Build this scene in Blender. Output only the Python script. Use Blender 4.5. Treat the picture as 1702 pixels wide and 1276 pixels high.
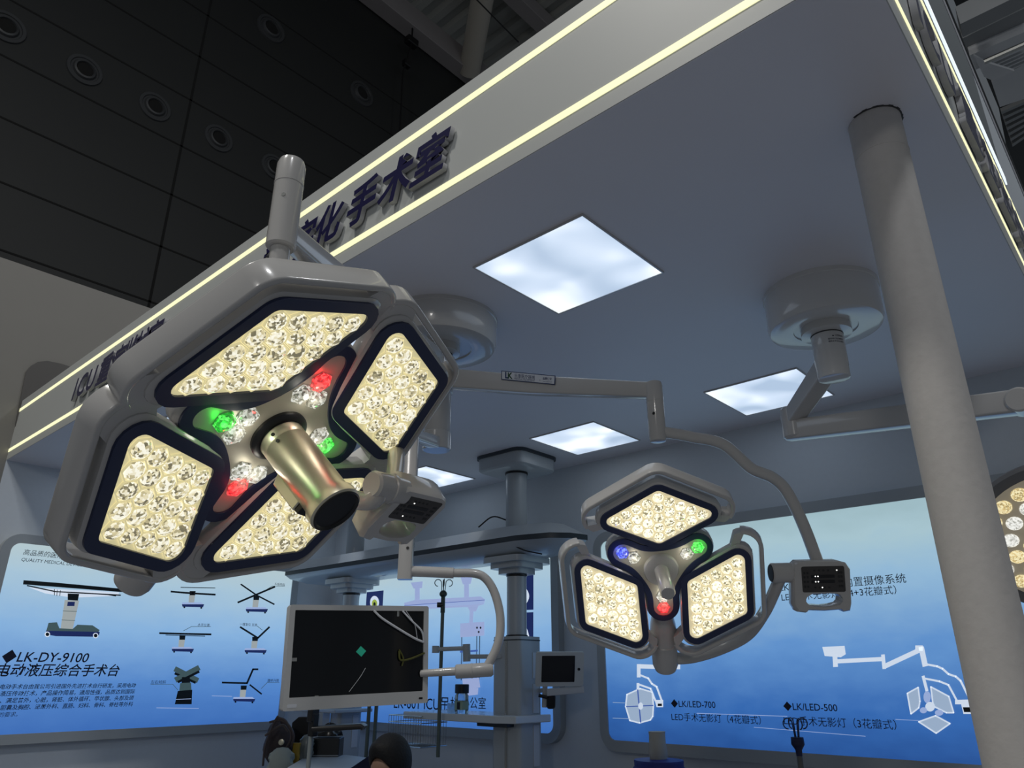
import bpy, bmesh, math, random
from mathutils import Vector as V, Matrix as M
PI = math.pi
random.seed(7)
for o in list(bpy.data.objects):
    bpy.data.objects.remove(o)
SC = bpy.context.scene
COL = SC.collection

# ---------------------------------------------------------------- camera
FPX, TH, YAW, CXP, CYP = 1216.66, 0.376848, 0.734332, 851.0, 638.0
EYE = V((0, 0, 1.55))
FH = V((math.cos(YAW), math.sin(YAW), 0))
RT = V((math.sin(YAW), -math.cos(YAW), 0))
UPZ = V((0, 0, 1))
FW = FH * math.cos(TH) + UPZ * math.sin(TH)
UC = -FH * math.sin(TH) + UPZ * math.cos(TH)
cam = bpy.data.cameras.new('camera')
cam.sensor_width = 36.0
cam.lens = 36.0 * FPX / 1702.0
cam.clip_start = 0.05
cam.clip_end = 200
co = bpy.data.objects.new('camera', cam)
COL.objects.link(co)
co.matrix_world = M.Translation(EYE) @ M((RT, UC, -FW)).transposed().to_4x4()
SC.camera = co

# ---------------------------------------------------------------- light, exposure
SC.view_settings.view_transform = 'Standard'
SC.view_settings.look = 'None'
SC.view_settings.exposure = 0.0
SC.view_settings.gamma = 1.0
w = bpy.data.worlds.new('hall_air')
SC.world = w
w.use_nodes = True
w.node_tree.nodes['Background'].inputs[0].default_value = (0.80, 0.90, 1.0, 1)
w.node_tree.nodes['Background'].inputs[1].default_value = 0.10


def area(name, loc, target, size, power, col):
    l = bpy.data.lights.new(name, 'AREA')
    l.shape = 'DISK'
    l.size = size
    l.energy = power
    l.color = col
    o = bpy.data.objects.new(name, l)
    COL.objects.link(o)
    o.location = loc
    o.rotation_euler = (V(target) - V(loc)).to_track_quat('-Z', 'Y').to_euler()
    return o


# high-bay lamps of the exhibition hall
area('hall_and_fill_lamp', (-4.2, 3.2, 12), (1.6, 3, 3), 1.2, 360, (1.0, 0.97, 0.90))
area('hall_and_fill_lamp', (-2.6, -3.6, 12), (1.6, 1, 3), 1.2, 220, (0.97, 0.98, 1.0))
area('hall_and_fill_lamp', (7, -5, 13), (4, 0, 3), 1.2, 220, (0.95, 0.98, 1.0))


area('hall_and_fill_lamp', (-7, -2.6, 5.2), (2, 1, 2.6), 1.0, 55, (1.0, 0.97, 0.93))     # low unseen fill lamp, added to brighten the pillar and walls

# ---------------------------------------------------------------- pixel sight lines -> points of the place
def ray(x, y): return FW + RT * ((x - CXP) / FPX) + UC * ((CYP - y) / FPX)
def onz(x, y, z): d = ray(x, y); return EYE + d * ((z - EYE.z) / d.z)
def onx(x, y, v): d = ray(x, y); return EYE + d * (v / d.x)
def ony(x, y, v): d = ray(x, y); return EYE + d * (v / d.y)
def dep(x, y, D): return EYE + ray(x, y) * D
def onp(x, y, c, n): d = ray(x, y); return EYE + d * ((V(c) - EYE).dot(n) / d.dot(n))
def onv(x, y, c): return onp(x, y, c, FH)      # upright plane through c, square to the view


# ---------------------------------------------------------------- materials
MATS = {}
def mat(name, col, rough=0.5, metal=0.0, coat=0.0, em=None, es=0.0, bump=0.0, bscale=60.0, var=0.0, spec=0.5):
    if name in MATS: return MATS[name]
    m = bpy.data.materials.new(name); m.use_nodes = True
    nt = m.node_tree; b = nt.nodes['Principled BSDF']
    b.inputs['Base Color'].default_value = (*col, 1)
    b.inputs['Roughness'].default_value = rough
    b.inputs['Metallic'].default_value = metal
    b.inputs['Coat Weight'].default_value = coat
    b.inputs['Specular IOR Level'].default_value = spec
    if em:
        b.inputs['Emission Color'].default_value = (*em, 1)
        b.inputs['Emission Strength'].default_value = es
    if bump or var:
        tc = nt.nodes.new('ShaderNodeTexCoord'); nz = nt.nodes.new('ShaderNodeTexNoise')
        nz.inputs['Scale'].default_value = bscale; nz.inputs['Detail'].default_value = 4
        nt.links.new(tc.outputs['Object'], nz.inputs['Vector'])
        if bump:
            bp = nt.nodes.new('ShaderNodeBump'); bp.inputs['Strength'].default_value = bump; bp.inputs['Distance'].default_value = 0.01
            nt.links.new(nz.outputs['Fac'], bp.inputs['Height']); nt.links.new(bp.outputs['Normal'], b.inputs['Normal'])
        if var:
            mx = nt.nodes.new('ShaderNodeMix'); mx.data_type = 'RGBA'
            mx.inputs[6].default_value = (*[c * (1 - var) for c in col], 1)
            mx.inputs[7].default_value = (*[min(1, c * (1 + var)) for c in col], 1)
            nt.links.new(nz.outputs['Fac'], mx.inputs[0]); nt.links.new(mx.outputs[2], b.inputs['Base Color'])
    MATS[name] = m
    return m


def ramp_emit(name, axis_stops, strength, noise=0.0):
    """backlit print: colour runs over the object's own height (Generated Z)"""
    m = bpy.data.materials.new(name); m.use_nodes = True; nt = m.node_tree
    b = nt.nodes['Principled BSDF']
    tc = nt.nodes.new('ShaderNodeTexCoord'); sp = nt.nodes.new('ShaderNodeSeparateXYZ')
    nt.links.new(tc.outputs['Generated'], sp.inputs[0])
    r = nt.nodes.new('ShaderNodeValToRGB')
    el = r.color_ramp.elements
    while len(el) > 1: el.remove(el[0])
    el[0].position = axis_stops[0][0]; el[0].color = (*axis_stops[0][1], 1)
    for p, c in axis_stops[1:]:
        e = el.new(p); e.color = (*c, 1)
    src = sp.outputs['Z']
    if noise:
        mp = nt.nodes.new('ShaderNodeMapping'); mp.inputs['Scale'].default_value = (2.2, 2.2, 5)
        nz = nt.nodes.new('ShaderNodeTexNoise'); nz.inputs['Scale'].default_value = 1.6; nz.inputs['Detail'].default_value = 5
        nt.links.new(tc.outputs['Object'], mp.inputs[0]); nt.links.new(mp.outputs[0], nz.inputs['Vector'])
        ma = nt.nodes.new('ShaderNodeMath'); ma.operation = 'MULTIPLY_ADD'; ma.inputs[1].default_value = noise
        nt.links.new(nz.outputs['Fac'], ma.inputs[0]); nt.links.new(src, ma.inputs[2])
        mb = nt.nodes.new('ShaderNodeMath'); mb.operation = 'SUBTRACT'; mb.inputs[1].default_value = noise * 0.5
        nt.links.new(ma.outputs[0], mb.inputs[0]); src = mb.outputs[0]
    nt.links.new(src, r.inputs[0])
    b.inputs['Base Color'].default_value = (0.02, 0.02, 0.03, 1)
    b.inputs['Roughness'].default_value = 0.25
    nt.links.new(r.outputs[0], b.inputs['Emission Color'])
    b.inputs['Emission Strength'].default_value = strength
    return m


WHITE = mat('white_enamel', (0.53, 0.515, 0.495), 0.22, coat=0.5)
WHITE2 = mat('grey_enamel', (0.50, 0.51, 0.52), 0.35, coat=0.2)
NAVY = mat('navy_rim', (0.019, 0.029, 0.082), 0.35)
LETTER = mat('letter_navy', (0.01, 0.008, 0.06), 0.35)
LETSIDE = mat('letter_side', (0.42, 0.42, 0.44), 0.4)
INK = mat('print_ink', (0.004, 0.006, 0.03), 0.5)
BLACK = mat('black_plastic', (0.008, 0.008, 0.009), 0.35)
SCREEN = mat('screen_glass', (0.006, 0.007, 0.009), 0.08)
DARK = mat('dark_rubber', (0.03, 0.03, 0.032), 0.6)
STEEL = mat('brushed_steel', (0.55, 0.55, 0.52), 0.25, metal=1.0)
GOLD = mat('champagne_aluminium', (0.72, 0.67, 0.52), 0.36, metal=0.75)
GREYM = mat('painted_grey', (0.33, 0.35, 0.37), 0.45)
SEAM = mat('seam_dark', (0.05, 0.05, 0.05), 0.6)

# ---------------------------------------------------------------- mesh builder
class MB:
    def __init__(s):
        s.bm = bmesh.new(); s.mi = 0
    def face(s, vs):
        try:
            f = s.bm.faces.new(vs); f.material_index = s.mi; return f
        except ValueError: return None
    def loops(s, rings, closed=True, cap0=True, cap1=True):
        R = [[s.bm.verts.new(p) for p in r] for r in rings]
        for a, b in zip(R, R[1:]):
            n = len(a)
            for i in range(n if closed else n - 1):
                j = (i + 1) % n
                s.face((a[i], a[j], b[j], b[i]))
        if closed and cap0: s.face(list(reversed(R[0])))
        if closed and cap1: s.face(R[-1])
        return s
    def box(s, c, size, mtx=None):
        hx, hy, hz = [k / 2 for k in size]
        pts = [V((x, y, z)) for z in (-hz, hz) for x, y in ((-hx, -hy), (hx, -hy), (hx, hy), (-hx, hy))]
        if mtx is not None: pts = [mtx @ p for p in pts]
        pts = [p + V(c) for p in pts]
        return s.loops([pts[:4], pts[4:]])
    def span(s, a, b):
        a, b = V(a), V(b)
        return s.box((a + b) / 2, [abs(k) for k in (b - a)])
    def cyl(s, p0, p1, r0, r1=None, n=28, cap0=True, cap1=True):
        r1 = r0 if r1 is None else r1
        p0, p1 = V(p0), V(p1); d = (p1 - p0).normalized()
        u = d.orthogonal().normalized(); v = d.cross(u)
        return s.loops([[p + (u * math.cos(t) + v * math.sin(t)) * r for t in [2 * PI * i / n for i in range(n)]] for p, r in ((p0, r0), (p1, r1))], True, cap0, cap1)
    def lathe(s, p0, d, prof, n=40, cap0=True, cap1=True):
        p0 = V(p0); d = V(d).normalized(); u = d.orthogonal().normalized(); v = d.cross(u)
        return s.loops([[p0 + d * h + (u * math.cos(t) + v * math.sin(t)) * max(r, 1e-4) for t in [2 * PI * i / n for i in range(n)]] for r, h in prof], True, cap0, cap1)
    def sweep(s, path, prof, up=None, closed=False):
        """prof: list of (a,b) -> a along side, b along up"""
        path = [V(p) for p in path]; rings = []; n = len(path); pu = None
        for i, p in enumerate(path):
            if closed: t = (path[(i + 1) % n] - path[i - 1]).normalized()
            else: t = (path[min(i + 1, n - 1)] - path[max(i - 1, 0)]).normalized()
            if up is not None: u = V(up)
            elif pu is None: u = t.orthogonal()
            else: u = pu
            u = (u - t * u.dot(t)).normalized(); pu = u
            sd = t.cross(u)
            rings.append([p + sd * a + u * b for a, b in prof])
        if closed: rings.append(rings[0])
        s.loops(rings, True, not closed, not closed)
        return s
    def tube(s, path, r, n=14, up=None):
        if isinstance(r, (int, float)):
            return s.sweep(path, [(r * math.cos(2 * PI * i / n), r * math.sin(2 * PI * i / n)) for i in range(n)], up)
        path = [V(p) for p in path]; rings = []; pu = None; m = len(path)
        for i, p in enumerate(path):
            t = (path[min(i + 1, m - 1)] - path[max(i - 1, 0)]).normalized()
            u = t.orthogonal() if pu is None else pu
            u = (u - t * u.dot(t)).normalized(); pu = u; sd = t.cross(u)
            rings.append([p + (sd * math.cos(2 * PI * k / n) + u * math.sin(2 * PI * k / n)) * r[i] for k in range(n)])
        return s.loops(rings)
    def prism(s, pts, off):
        pts = [V(p) for p in pts]; off = V(off)
        return s.loops([pts, [p + off for p in pts]])
    def ring(s, inner, outer, off):
        """flat ring between two outlines of equal count, given thickness off"""
        off = V(off)
        return s.loops([[V(p) for p in inner], [V(p) for p in outer], [V(p) + off for p in outer], [V(p) + off for p in inner], [V(p) for p in inner]], True, False, False)


def rrect(w, h, r, seg=5):
    pts = []
    for cx, cy, a0 in ((w / 2 - r, h / 2 - r, 0), (-w / 2 + r, h / 2 - r, 90), (-w / 2 + r, -h / 2 + r, 180), (w / 2 - r, -h / 2 + r, 270)):
        for k in range(seg + 1):
            a = math.radians(a0 + 90 * k / seg)
            pts.append((cx + r * math.cos(a), cy + r * math.sin(a)))
    return pts


def bez(pts, n=10):
    """smooth path through points (Catmull-Rom)"""
    pts = [V(p) for p in pts]; out = []
    for i in range(len(pts) - 1):
        p0 = pts[i - 1] if i else pts[0] * 2 - pts[1]; p1, p2 = pts[i], pts[i + 1]
        p3 = pts[i + 2] if i + 2 < len(pts) else p2 * 2 - p1
        for k in range(n):
            t = k / n
            out.append(0.5 * ((2 * p1) + (p2 - p0) * t + (2 * p0 - 5 * p1 + 4 * p2 - p3) * t * t + (3 * p1 - p0 - 3 * p2 + p3) * t ** 3))
    out.append(pts[-1])
    return out


def mesh_of(name, mb, mats, smooth=True, ang=38):
    me = bpy.data.meshes.new(name)
    bmesh.ops.remove_doubles(mb.bm, verts=mb.bm.verts, dist=1e-5)
    bmesh.ops.recalc_face_normals(mb.bm, faces=mb.bm.faces)
    mb.bm.to_mesh(me); mb.bm.free()
    for m in (mats if isinstance(mats, (list, tuple)) else [mats]): me.materials.append(m)
    if smooth:
        me.polygons.foreach_set('use_smooth', [True] * len(me.polygons))
        me.set_sharp_from_angle(angle=math.radians(ang))
    return me


def root_loc(o):
    while o.parent: o = o.parent
    return o.location.copy()


def obj(name, mb, mats, parent=None, bevel=0.0, smooth=True, ang=38):
    """one mesh object from world coordinates"""
    if parent is not None:
        L = root_loc(parent)
        bmesh.ops.translate(mb.bm, verts=mb.bm.verts, vec=-L)
    me = mesh_of(name, mb, mats, smooth, ang)
    o = bpy.data.objects.new(name, me); COL.objects.link(o)
    if parent is not None: o.parent = parent
    if bevel:
        b = o.modifiers.new('bevel', 'BEVEL'); b.width = bevel; b.segments = 3; b.limit_method = 'ANGLE'; b.angle_limit = math.radians(40); b.harden_normals = True
    return o


def local(name, me, parent, mtx=None):
    """object whose mesh is in its own frame, placed by a local matrix under parent"""
    o = bpy.data.objects.new(name, me); COL.objects.link(o); o.parent = parent
    if mtx is not None: o.matrix_local = mtx
    return o


def thing(name, label, cat, loc, group=None):
    o = bpy.data.objects.new(name, None); COL.objects.link(o)
    o.empty_display_size = 0.1; o.location = loc
    return tag(o, label, cat, group)


def tag(o, label, cat, group=None):
    o['label'] = label; o['category'] = cat
    if group: o['group'] = group
    return o


def struct(name, mb, mats, smooth=True, label=None, cat=None):
    o = obj(name, mb, mats, None, smooth=smooth); o['kind'] = 'structure'
    if label: o['label'] = label; o['category'] = cat
    return o


# ---------------------------------------------------------------- the setting
H = 3.25                      # stand ceiling
XF, YR, XB, YA = 1.60, 0.225, 5.0, 7.27
PAINT = mat('stand_paint', (0.60, 0.64, 0.68), 0.55, bump=0.05, bscale=25, var=0.03)
CEILP = mat('ceiling_paint', (0.76, 0.75, 0.79), 0.5, var=0.02, bscale=3)
TAUPE = mat('tall_wall_paint', (0.22, 0.212, 0.195), 0.5, var=0.04, bscale=2)
FASC = mat('fascia_white', (0.53, 0.545, 0.53), 0.45, var=0.02, bscale=4)
CARPET = mat('floor_carpet', (0.24, 0.25, 0.28), 0.9, bump=0.3, bscale=300, var=0.1)
b = MB(); b.span((-8, -8, -0.1), (14, 14, 0)); struct('floor', b, CARPET, False, 'grey carpet of the exhibition hall', 'floor')
b = MB(); b.span((XF + 0.003, YR + 0.003, H - 0.002), (XB, YA, H + 0.12)); struct('ceiling', b, CEILP, False, 'pale painted ceiling over the stand', 'ceiling')
b = MB(); b.span((XB, YR, 0), (XB + 0.12, YA + 0.1, H + 0.5)); struct('wall_right', b, PAINT, False, 'pale wall behind the pendant and the blue lightboxes', 'wall')
b = MB(); b.mi = 0; b.span((XF, YA, 0), (XB, YA + 0.1, H)); b.mi = 1
b.span((-1.2, YA, 0), (XF, YA + 0.1, 5.05)); b.span((XF, YA, H), (XB + 0.1, YA + 0.1, 5.05)); struct('wall_left', b, [PAINT, TAUPE], False, 'tall wall carrying the operating table lightbox', 'wall')
# left fascia
b = MB(); b.span((XF, YR + 0.1, H), (XF + 0.1, YA, 3.785)); struct('trim_1', b, FASC, False, 'white fascia beam with navy characters along the left edge of the ceiling', 'fascia')
# right fascia
b = MB(); b.span((XF, YR, H), (9.0, YR + 0.1, 4.03)); struct('trim_2', b, FASC, False, 'white fascia beam running away at the top right', 'fascia')
HEAD = mat('header_grey', (0.16, 0.18, 0.19), 0.5)
HEADW = mat('header_edge', (0.36, 0.36, 0.39), 0.5)
b = MB(); b.span((XF, YR + 0.002, 4.035), (4.40, YR + 0.14, 4.94)); b.mi = 1
b.span((XF, YR, 4.94), (4.40, YR + 0.16, 5.05)); b.mi = 2; b.span((4.40, YR + 0.004, 4.035), (9.0, YR + 0.14, 4.94)); b.mi = 1; b.span((4.40, YR, 4.94), (9.0, YR + 0.16, 5.05))
struct('trim_3', b, [HEAD, HEADW, PAINT], False, 'grey header panel above the right fascia', 'header')

STRIP = mat('led_strip', (0.1, 0.1, 0.08), 0.5, em=(1.0, 0.98, 0.60), es=1.0)
STRIPW = mat('led_strip_cool', (0.8, 0.8, 0.8), 0.5, em=(0.80, 0.90, 1.0), es=1.0)
for z, lab in ((3.332, 'lower'), (3.695, 'upper')):
    b = MB(); b.span((XF - 0.004, YR + 0.02, z - 0.014), (XF + 0.002, YA - 0.005, z + 0.014))
    tag(obj('led_strip', b, STRIP, smooth=False), f'{lab} glowing strip along the left fascia with characters', 'led strip', 'led strips of the left fascia')
for z, lab in ((3.383, 'lower'), (3.97, 'upper')):
    b = MB(); b.span((XF + 0.02, YR - 0.004, z - 0.013), (8.9, YR + 0.002, z + 0.013))
    tag(obj('led_strip', b, STRIP, smooth=False), f'{lab} warm glowing strip along the right fascia', 'led strip', 'led strips of the right fascia')
b = MB(); b.span((XF + 0.02, YR - 0.006, 4.095), (4.38, YR + 0.004, 4.145))
tag(obj('led_strip', b, STRIPW, smooth=False), 'cool white glowing strip below the grey header panel at the top right', 'led strip')

# pillar
PILL = mat('pillar_wrap', (0.56, 0.535, 0.51), 0.7, bump=0.12, bscale=40, var=0.06)
t = thing('support_pillar', 'round off white pillar standing in front of the right lightbox', 'pillar', (2.245, 0.408, 0))
b = MB(); b.cyl((2.245, 0.408, 0), (2.245, 0.408, H - 0.004), 0.0795, n=48); obj('shaft', b, PILL, t)
b = MB(); b.lathe((2.245, 0.408, 3.105), (0, 0, 1), [(0.0795, 0), (0.0808, 0.001), (0.0808, 0.006), (0.0795, 0.007)], 48, False, False); obj('wrap_seam', b, PILL, t)
b = MB()
for k in range(14):
    a0 = math.radians(150 + 11 * k); a1 = math.radians(150 + 11 * (k + 1)); r = 0.084 + 0.006 * random.random()
    b.prism([(2.245 + 0.079 * math.cos(a0), 0.408 + 0.079 * math.sin(a0), H - 0.003), (2.245 + r * math.cos(a0), 0.408 + r * math.sin(a0), H - 0.003),
             (2.245 + r * math.cos(a1), 0.408 + r * math.sin(a1), H - 0.003), (2.245 + 0.079 * math.cos(a1), 0.408 + 0.079 * math.sin(a1), H - 0.003)], (0, 0, 0.002))
obj('ragged_gap', b, SEAM, t, smooth=False)

# ---------------------------------------------------------------- exhibition hall beyond
YH = 12.0
HALLD = mat('hall_cladding', (0.0145, 0.0155, 0.0155), 0.55, var=0.1, bscale=1)
HALLJ = mat('hall_joint', (0.002, 0.002, 0.002), 0.9)
b = MB(); b.span((-6, YH, 0), (30, YH + 0.3, 17.4)); b.mi = 1
for k in range(-4, 7):
    z = 8.53 + 1.088 * k; b.span((-6, YH - 0.006, z - 0.016), (30, YH + 0.01, z + 0.016))
for x in (-3.8, 4.083, 12.0, 20.0): b.span((x - 0.022, YH - 0.006, 0), (x + 0.022, YH + 0.01, 17.4))
struct('wall_hall', b, [HALLD, HALLJ], False, 'dark panelled hall wall far behind the stand', 'wall')
NOZ = mat('nozzle_ring', (0.035, 0.037, 0.04), 0.45)
nm_ring = nm_hole = None
for i, (x, z, s, lab) in enumerate(((1.109, 11.25, 1, 'leftmost, cut by the picture edge'), (2.294, 11.22, 1, 'second from the left'), (3.494, 11.23, 1, 'third from left, before the upright joint'),
                                   (4.722, 11.28, 1, 'fourth from left, past the upright joint'), (5.93, 11.3, 1, 'partly behind the top of the lamp arm'),
                                   (5.403, 14.685, 1.15, 'upper row, above the left lamp'), (7.865, 14.585, 1.15, 'upper row, nearest the roof beam'))):
    t = thing('air_nozzle', 'round air nozzle on dark hall wall, ' + lab, 'air nozzle', (x, YH, z), 'air nozzles on the hall wall')
    if nm_ring is None:
        b = MB(); b.lathe((0, 0, 0), (0, -1, 0), [(0.29, 0), (0.28, 0.03), (0.23, 0.03), (0.22, 0.012), (0.19, 0.012), (0.17, 0.05), (0.14, 0.06), (0.13, 0.03)], 40, True, False); nm_ring = mesh_of('ring', b, NOZ)
        b = MB(); b.lathe((0, 0, 0), (0, -1, 0), [(0.13, 0.03), (0.10, 0.035)], 32); nm_hole = mesh_of('throat', b, HALLJ)
    local('ring', nm_ring, t, M.Scale(s, 4)); local('throat', nm_hole, t, M.Scale(s, 4))
BEAM = mat('roof_steel', (0.26, 0.24, 0.24), 0.6, var=0.08, bscale=2)
BRACE = mat('roof_brace', (0.42, 0.39, 0.34), 0.6)
DECK = mat('roof_deck', (0.27, 0.27, 0.25), 0.6)
b = MB(); b.span((4, YH - 0.5, 17.28), (30, YH - 0.05, 17.95)); tag(obj('roof_beam', b, BEAM, bevel=0.02), 'grey steel roof beam along the top of the dark hall wall', 'roof beam')
b = MB(); p0 = V((11.1, YH - 0.35, 17.4)); p1 = ony(812, -60, 9.3); b.cyl(p0, p1, 0.30, n=24)
tag(obj('roof_brace', b, BRACE), 'round beige roof strut rising from the roof beam', 'roof strut')
b = MB(); zz = 18.6; prof = []
x = 2.0
while x < 30:
    prof += [(x, zz), (x + 0.2, zz), (x + 0.28, zz + 0.14), (x + 0.48, zz + 0.14)]; x += 0.56
b.loops([[V((x, y, z)) for x, z in prof] for y in (3.0, YH + 0.2)], False)
struct('ceiling_hall', b, DECK, False, 'corrugated metal roof deck of the hall', 'roof')
pa, pb = onz(850, -10, 18.3), onz(925, 55, 18.3)
b = MB(); b.span((6, 9.35, 18.1), (30, 9.75, 18.58)); tag(obj('roof_beam', b, BEAM, bevel=0.02), 'slim grey roof purlin crossing the corrugated deck', 'roof beam')
# cable hanging on the dark wall and thin stay
t = thing('hanging_cable', 'black cable hanging from a clamp on the roof beam in front of the dark wall', 'cable', ony(684, 72, 11.6))
cq = ony(684, 72, 11.6); b = MB(); b.tube([V((cq.x, 11.6, 17.32)), cq, ony(676, 100, 11.6), ony(670, 120, 11.6), ony(664, 230, 11.6)], 0.022, 8); obj('cable', b, BLACK, t)
b = MB(); b.box(ony(684, 70, 11.6), (0.34, 0.2, 0.22)); obj('clamp', b, BLACK, t, bevel=0.03)
b = MB(); b.box(ony(676, 106, 11.6), (0.2, 0.16, 0.2)); obj('weight', b, BLACK, t, bevel=0.03)
b = MB(); b.tube([ony(783, -10, 9.2), ony(862, 70, 9.2)], 0.018, 8); tag(obj('stay_cable', b, BLACK), 'thin dark stay cable under the corrugated deck', 'cable')
# right part of the hall roof
def bar_y(name, x, z, wx, wz, m, lab, y0=-1.0, y1=3.0, cat='roof beam', grp=None):
    b = MB(); b.box((x, (y0 + y1) / 2, z), (wx, y1 - y0, wz)); return tag(obj(name, b, m, bevel=0.02), lab, cat, grp)
RS = mat('right_roof_steel', (0.34, 0.35, 0.36), 0.6, var=0.05, bscale=1)
RS2 = mat('right_roof_light', (0.74, 0.75, 0.77), 0.6, var=0.05, bscale=1)
RS3 = mat('right_roof_dark', (0.06, 0.063, 0.065), 0.7)
def roof_quad(name, pix, z, th, m, lab, cat):
    b = MB(); b.prism([onz(x, y, z) for x, y in pix], (0, 0, th)); return tag(obj(name, b, m), lab, cat)
roof_quad('roof_beam', [(1596, 40), (1715, -18), (1715, 6), (1600, 62)], 12.0, 0.4, RS, 'upper grey roof girder at the top right corner', 'roof beam')
roof_quad('roof_beam', [(1600, 64), (1715, 8), (1715, 40), (1606, 92)], 12.4, 0.4, RS, 'second grey roof girder from the top right corner', 'roof beam')
roof_quad('duct', [(1612, 92), (1715, 48), (1715, 74), (1622, 116)], 12.2, 0.5, RS2, 'pale square duct below the roof girders at the right edge', 'duct')
roof_quad('roof_panel', [(1618, 92), (1640, 104), (1686, 118), (1665, 128), (1650, 134), (1636, 128)], 12.0, 0.05, RS2, 'pale triangular roof gusset panel at the right edge', 'roof panel')
b = MB(); b.tube([onz(1636, 103, 11.8), onz(1715, 68, 11.8)], 0.05, 8); tag(obj('roof_tube', b, STEEL), 'bright thin tube below the pale duct at the right edge', 'tube')
for k in range(5):
    roof_quad('louvre_blade', [(1648 + 5 * k, 104 + 4 * k), (1702 + 5 * k, 80 + 4 * k), (1702 + 5 * k, 82 + 4 * k), (1648 + 5 * k, 106 + 4 * k)], 12.5, 0.1, RS2, 'pale louvre blade beside the roof gusset, ' + ('uppermost', 'second', 'middle', 'fourth', 'lowest')[k] + ' of five', 'louvre')['group'] = 'louvre blades at the right edge'
roof_quad('roof_panel', [(1648, 136), (1715, 100), (1715, 160), (1662, 178)], 12.8, 0.1, RS2, 'broad pale roof panel below the louvre at the right edge', 'roof panel')
b = MB(); zz = 13.4; prof = []
y = 0.0
b.loops([[onz(1560, -60, zz), onz(1760, -60, zz)], [onz(1660, 180, zz), onz(1760, 130, zz)], [onz(1690, 330, zz), onz(1760, 300, zz)]], False)
struct('ceiling_hall_right', b, RS3, False, 'dark hall roof at the right', 'roof')
for k in range(7):
    roof_quad('roof_rib', [(1664 + 3 * k, 186 + 9 * k), (1715, 164 + 9 * k), (1715, 168 + 9 * k), (1665 + 3 * k, 190 + 9 * k)], 13.2, 0.1, RS, 'dark roof rib at the right edge, number %d from the top' % (k + 1), 'roof rib')['group'] = 'roof ribs at the right edge'
# black lighting truss above the right fascia
t = thing('lighting_truss', 'black lattice truss above the right fascia', 'truss', (2.6, 0.30, 5.06))
b = MB()
for yy, z in ((0.26, 5.09), (0.26, 5.42), (0.40, 5.09), (0.40, 5.42)): b.cyl((2.2, yy, z), (9, yy, z), 0.022, n=10)
obj('chord', b, BLACK, t)
b = MB()
for k in range(24):
    x = 2.2 + 0.28 * k; z0, z1 = (5.09, 5.42) if k % 2 else (5.42, 5.09)
    b.cyl((x, 0.26, z0), (x + 0.28, 0.26, z1), 0.012, n=8); b.cyl((x, 0.26, z0), (x, 0.40, z0), 0.012, n=8)
obj('lattice', b, BLACK, t)

# ---------------------------------------------------------------- lettering
DG = bpy.context.evaluated_depsgraph_get
def glyphs(s, bold=0.0, shear=0.0, extrude=0.0):
    c = bpy.data.curves.new('glyph', 'FONT'); c.body = s; c.size = 1.0; c.offset = bold; c.shear = shear; c.extrude = extrude; c.resolution_u = 3
    o = bpy.data.objects.new('glyph', c); COL.objects.link(o)
    dg = bpy.context.evaluated_depsgraph_get(); dg.update()
    me = bpy.data.meshes.new_from_object(o.evaluated_get(dg))
    bpy.data.objects.remove(o); bpy.data.curves.remove(c)
    return me


class Plane:
    """upright printed plane: origin point, reading direction u, normal n towards the reader"""
    def __init__(s, kind, v):
        s.kind, s.v = kind, v
        if kind == 'x': s.u, s.n = V((0, -1, 0)), V((-1, 0, 0))
        else: s.u, s.n = V((1, 0, 0)), V((0, -1, 0))
    def at(s, x, y):
        p = onx(x, y, s.v) if s.kind == 'x' else ony(x, y, s.v)
        return p
    def uv(s, x, y):
        p = s.at(x, y); return p.dot(s.u), p.z
    def pt(s, u, v, d=0.0):
        base = V((s.v, 0, 0)) if s.kind == 'x' else V((0, s.v, 0))
        return base + s.u * u + UPZ * v + s.n * d


def text_on(pl, s, p0, p1, parent, name='text_line', m=None, hk=1.0, bold=0.0, shear=0.0, d=0.004):
    me = glyphs(s, bold, shear)
    xs = [v.co.x for v in me.vertices]; x0, x1 = min(xs), max(xs)
    u0, v0 = pl.uv(*p0); u1, v1 = pl.uv(*p1)
    k = (u1 - u0) / (x1 - x0); L = root_loc(parent)
    for v in me.vertices:
        t = (v.co.x - x0) * k
        v.co = pl.pt(u0 + t, v0 + v.co.y * k * hk, d) - L
    me.materials.clear(); me.materials.append(m or INK)
    o = bpy.data.objects.new(name, me); COL.objects.link(o); o.parent = parent
    return o


def print_pic(pl, shapes, mats, parent, name, d=0.003):
    """shapes: ('p', mat, [pixels]) polygon or ('l', mat, width_px, [pixels]) line; drawn in order, each a hair further out"""
    b = MB(); k = 0
    for sh in shapes:
        dd = d + 0.0006 * k; k += 1; b.mi = sh[1]
        if sh[0] == 'p':
            b.face([b.bm.verts.new(pl.pt(*pl.uv(*q), dd)) for q in sh[2]])
        else:
            w = sh[2] / 2; pts = sh[3]
            for a, c in zip(pts, pts[1:]):
                dx, dy = c[0] - a[0], c[1] - a[1]; L = math.hypot(dx, dy) or 1; nx, ny = -dy / L * w, dx / L * w
                ex, ey = dx / L * w * 0.5, dy / L * w * 0.5
                q = [(a[0] + nx - ex, a[1] + ny - ey), (c[0] + nx + ex, c[1] + ny + ey), (c[0] - nx + ex, c[1] - ny + ey), (a[0] - nx - ex, a[1] - ny - ey)]
                b.face([b.bm.verts.new(pl.pt(*pl.uv(*z), dd)) for z in q])
    return obj(name, b, mats, parent, smooth=False)


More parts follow.
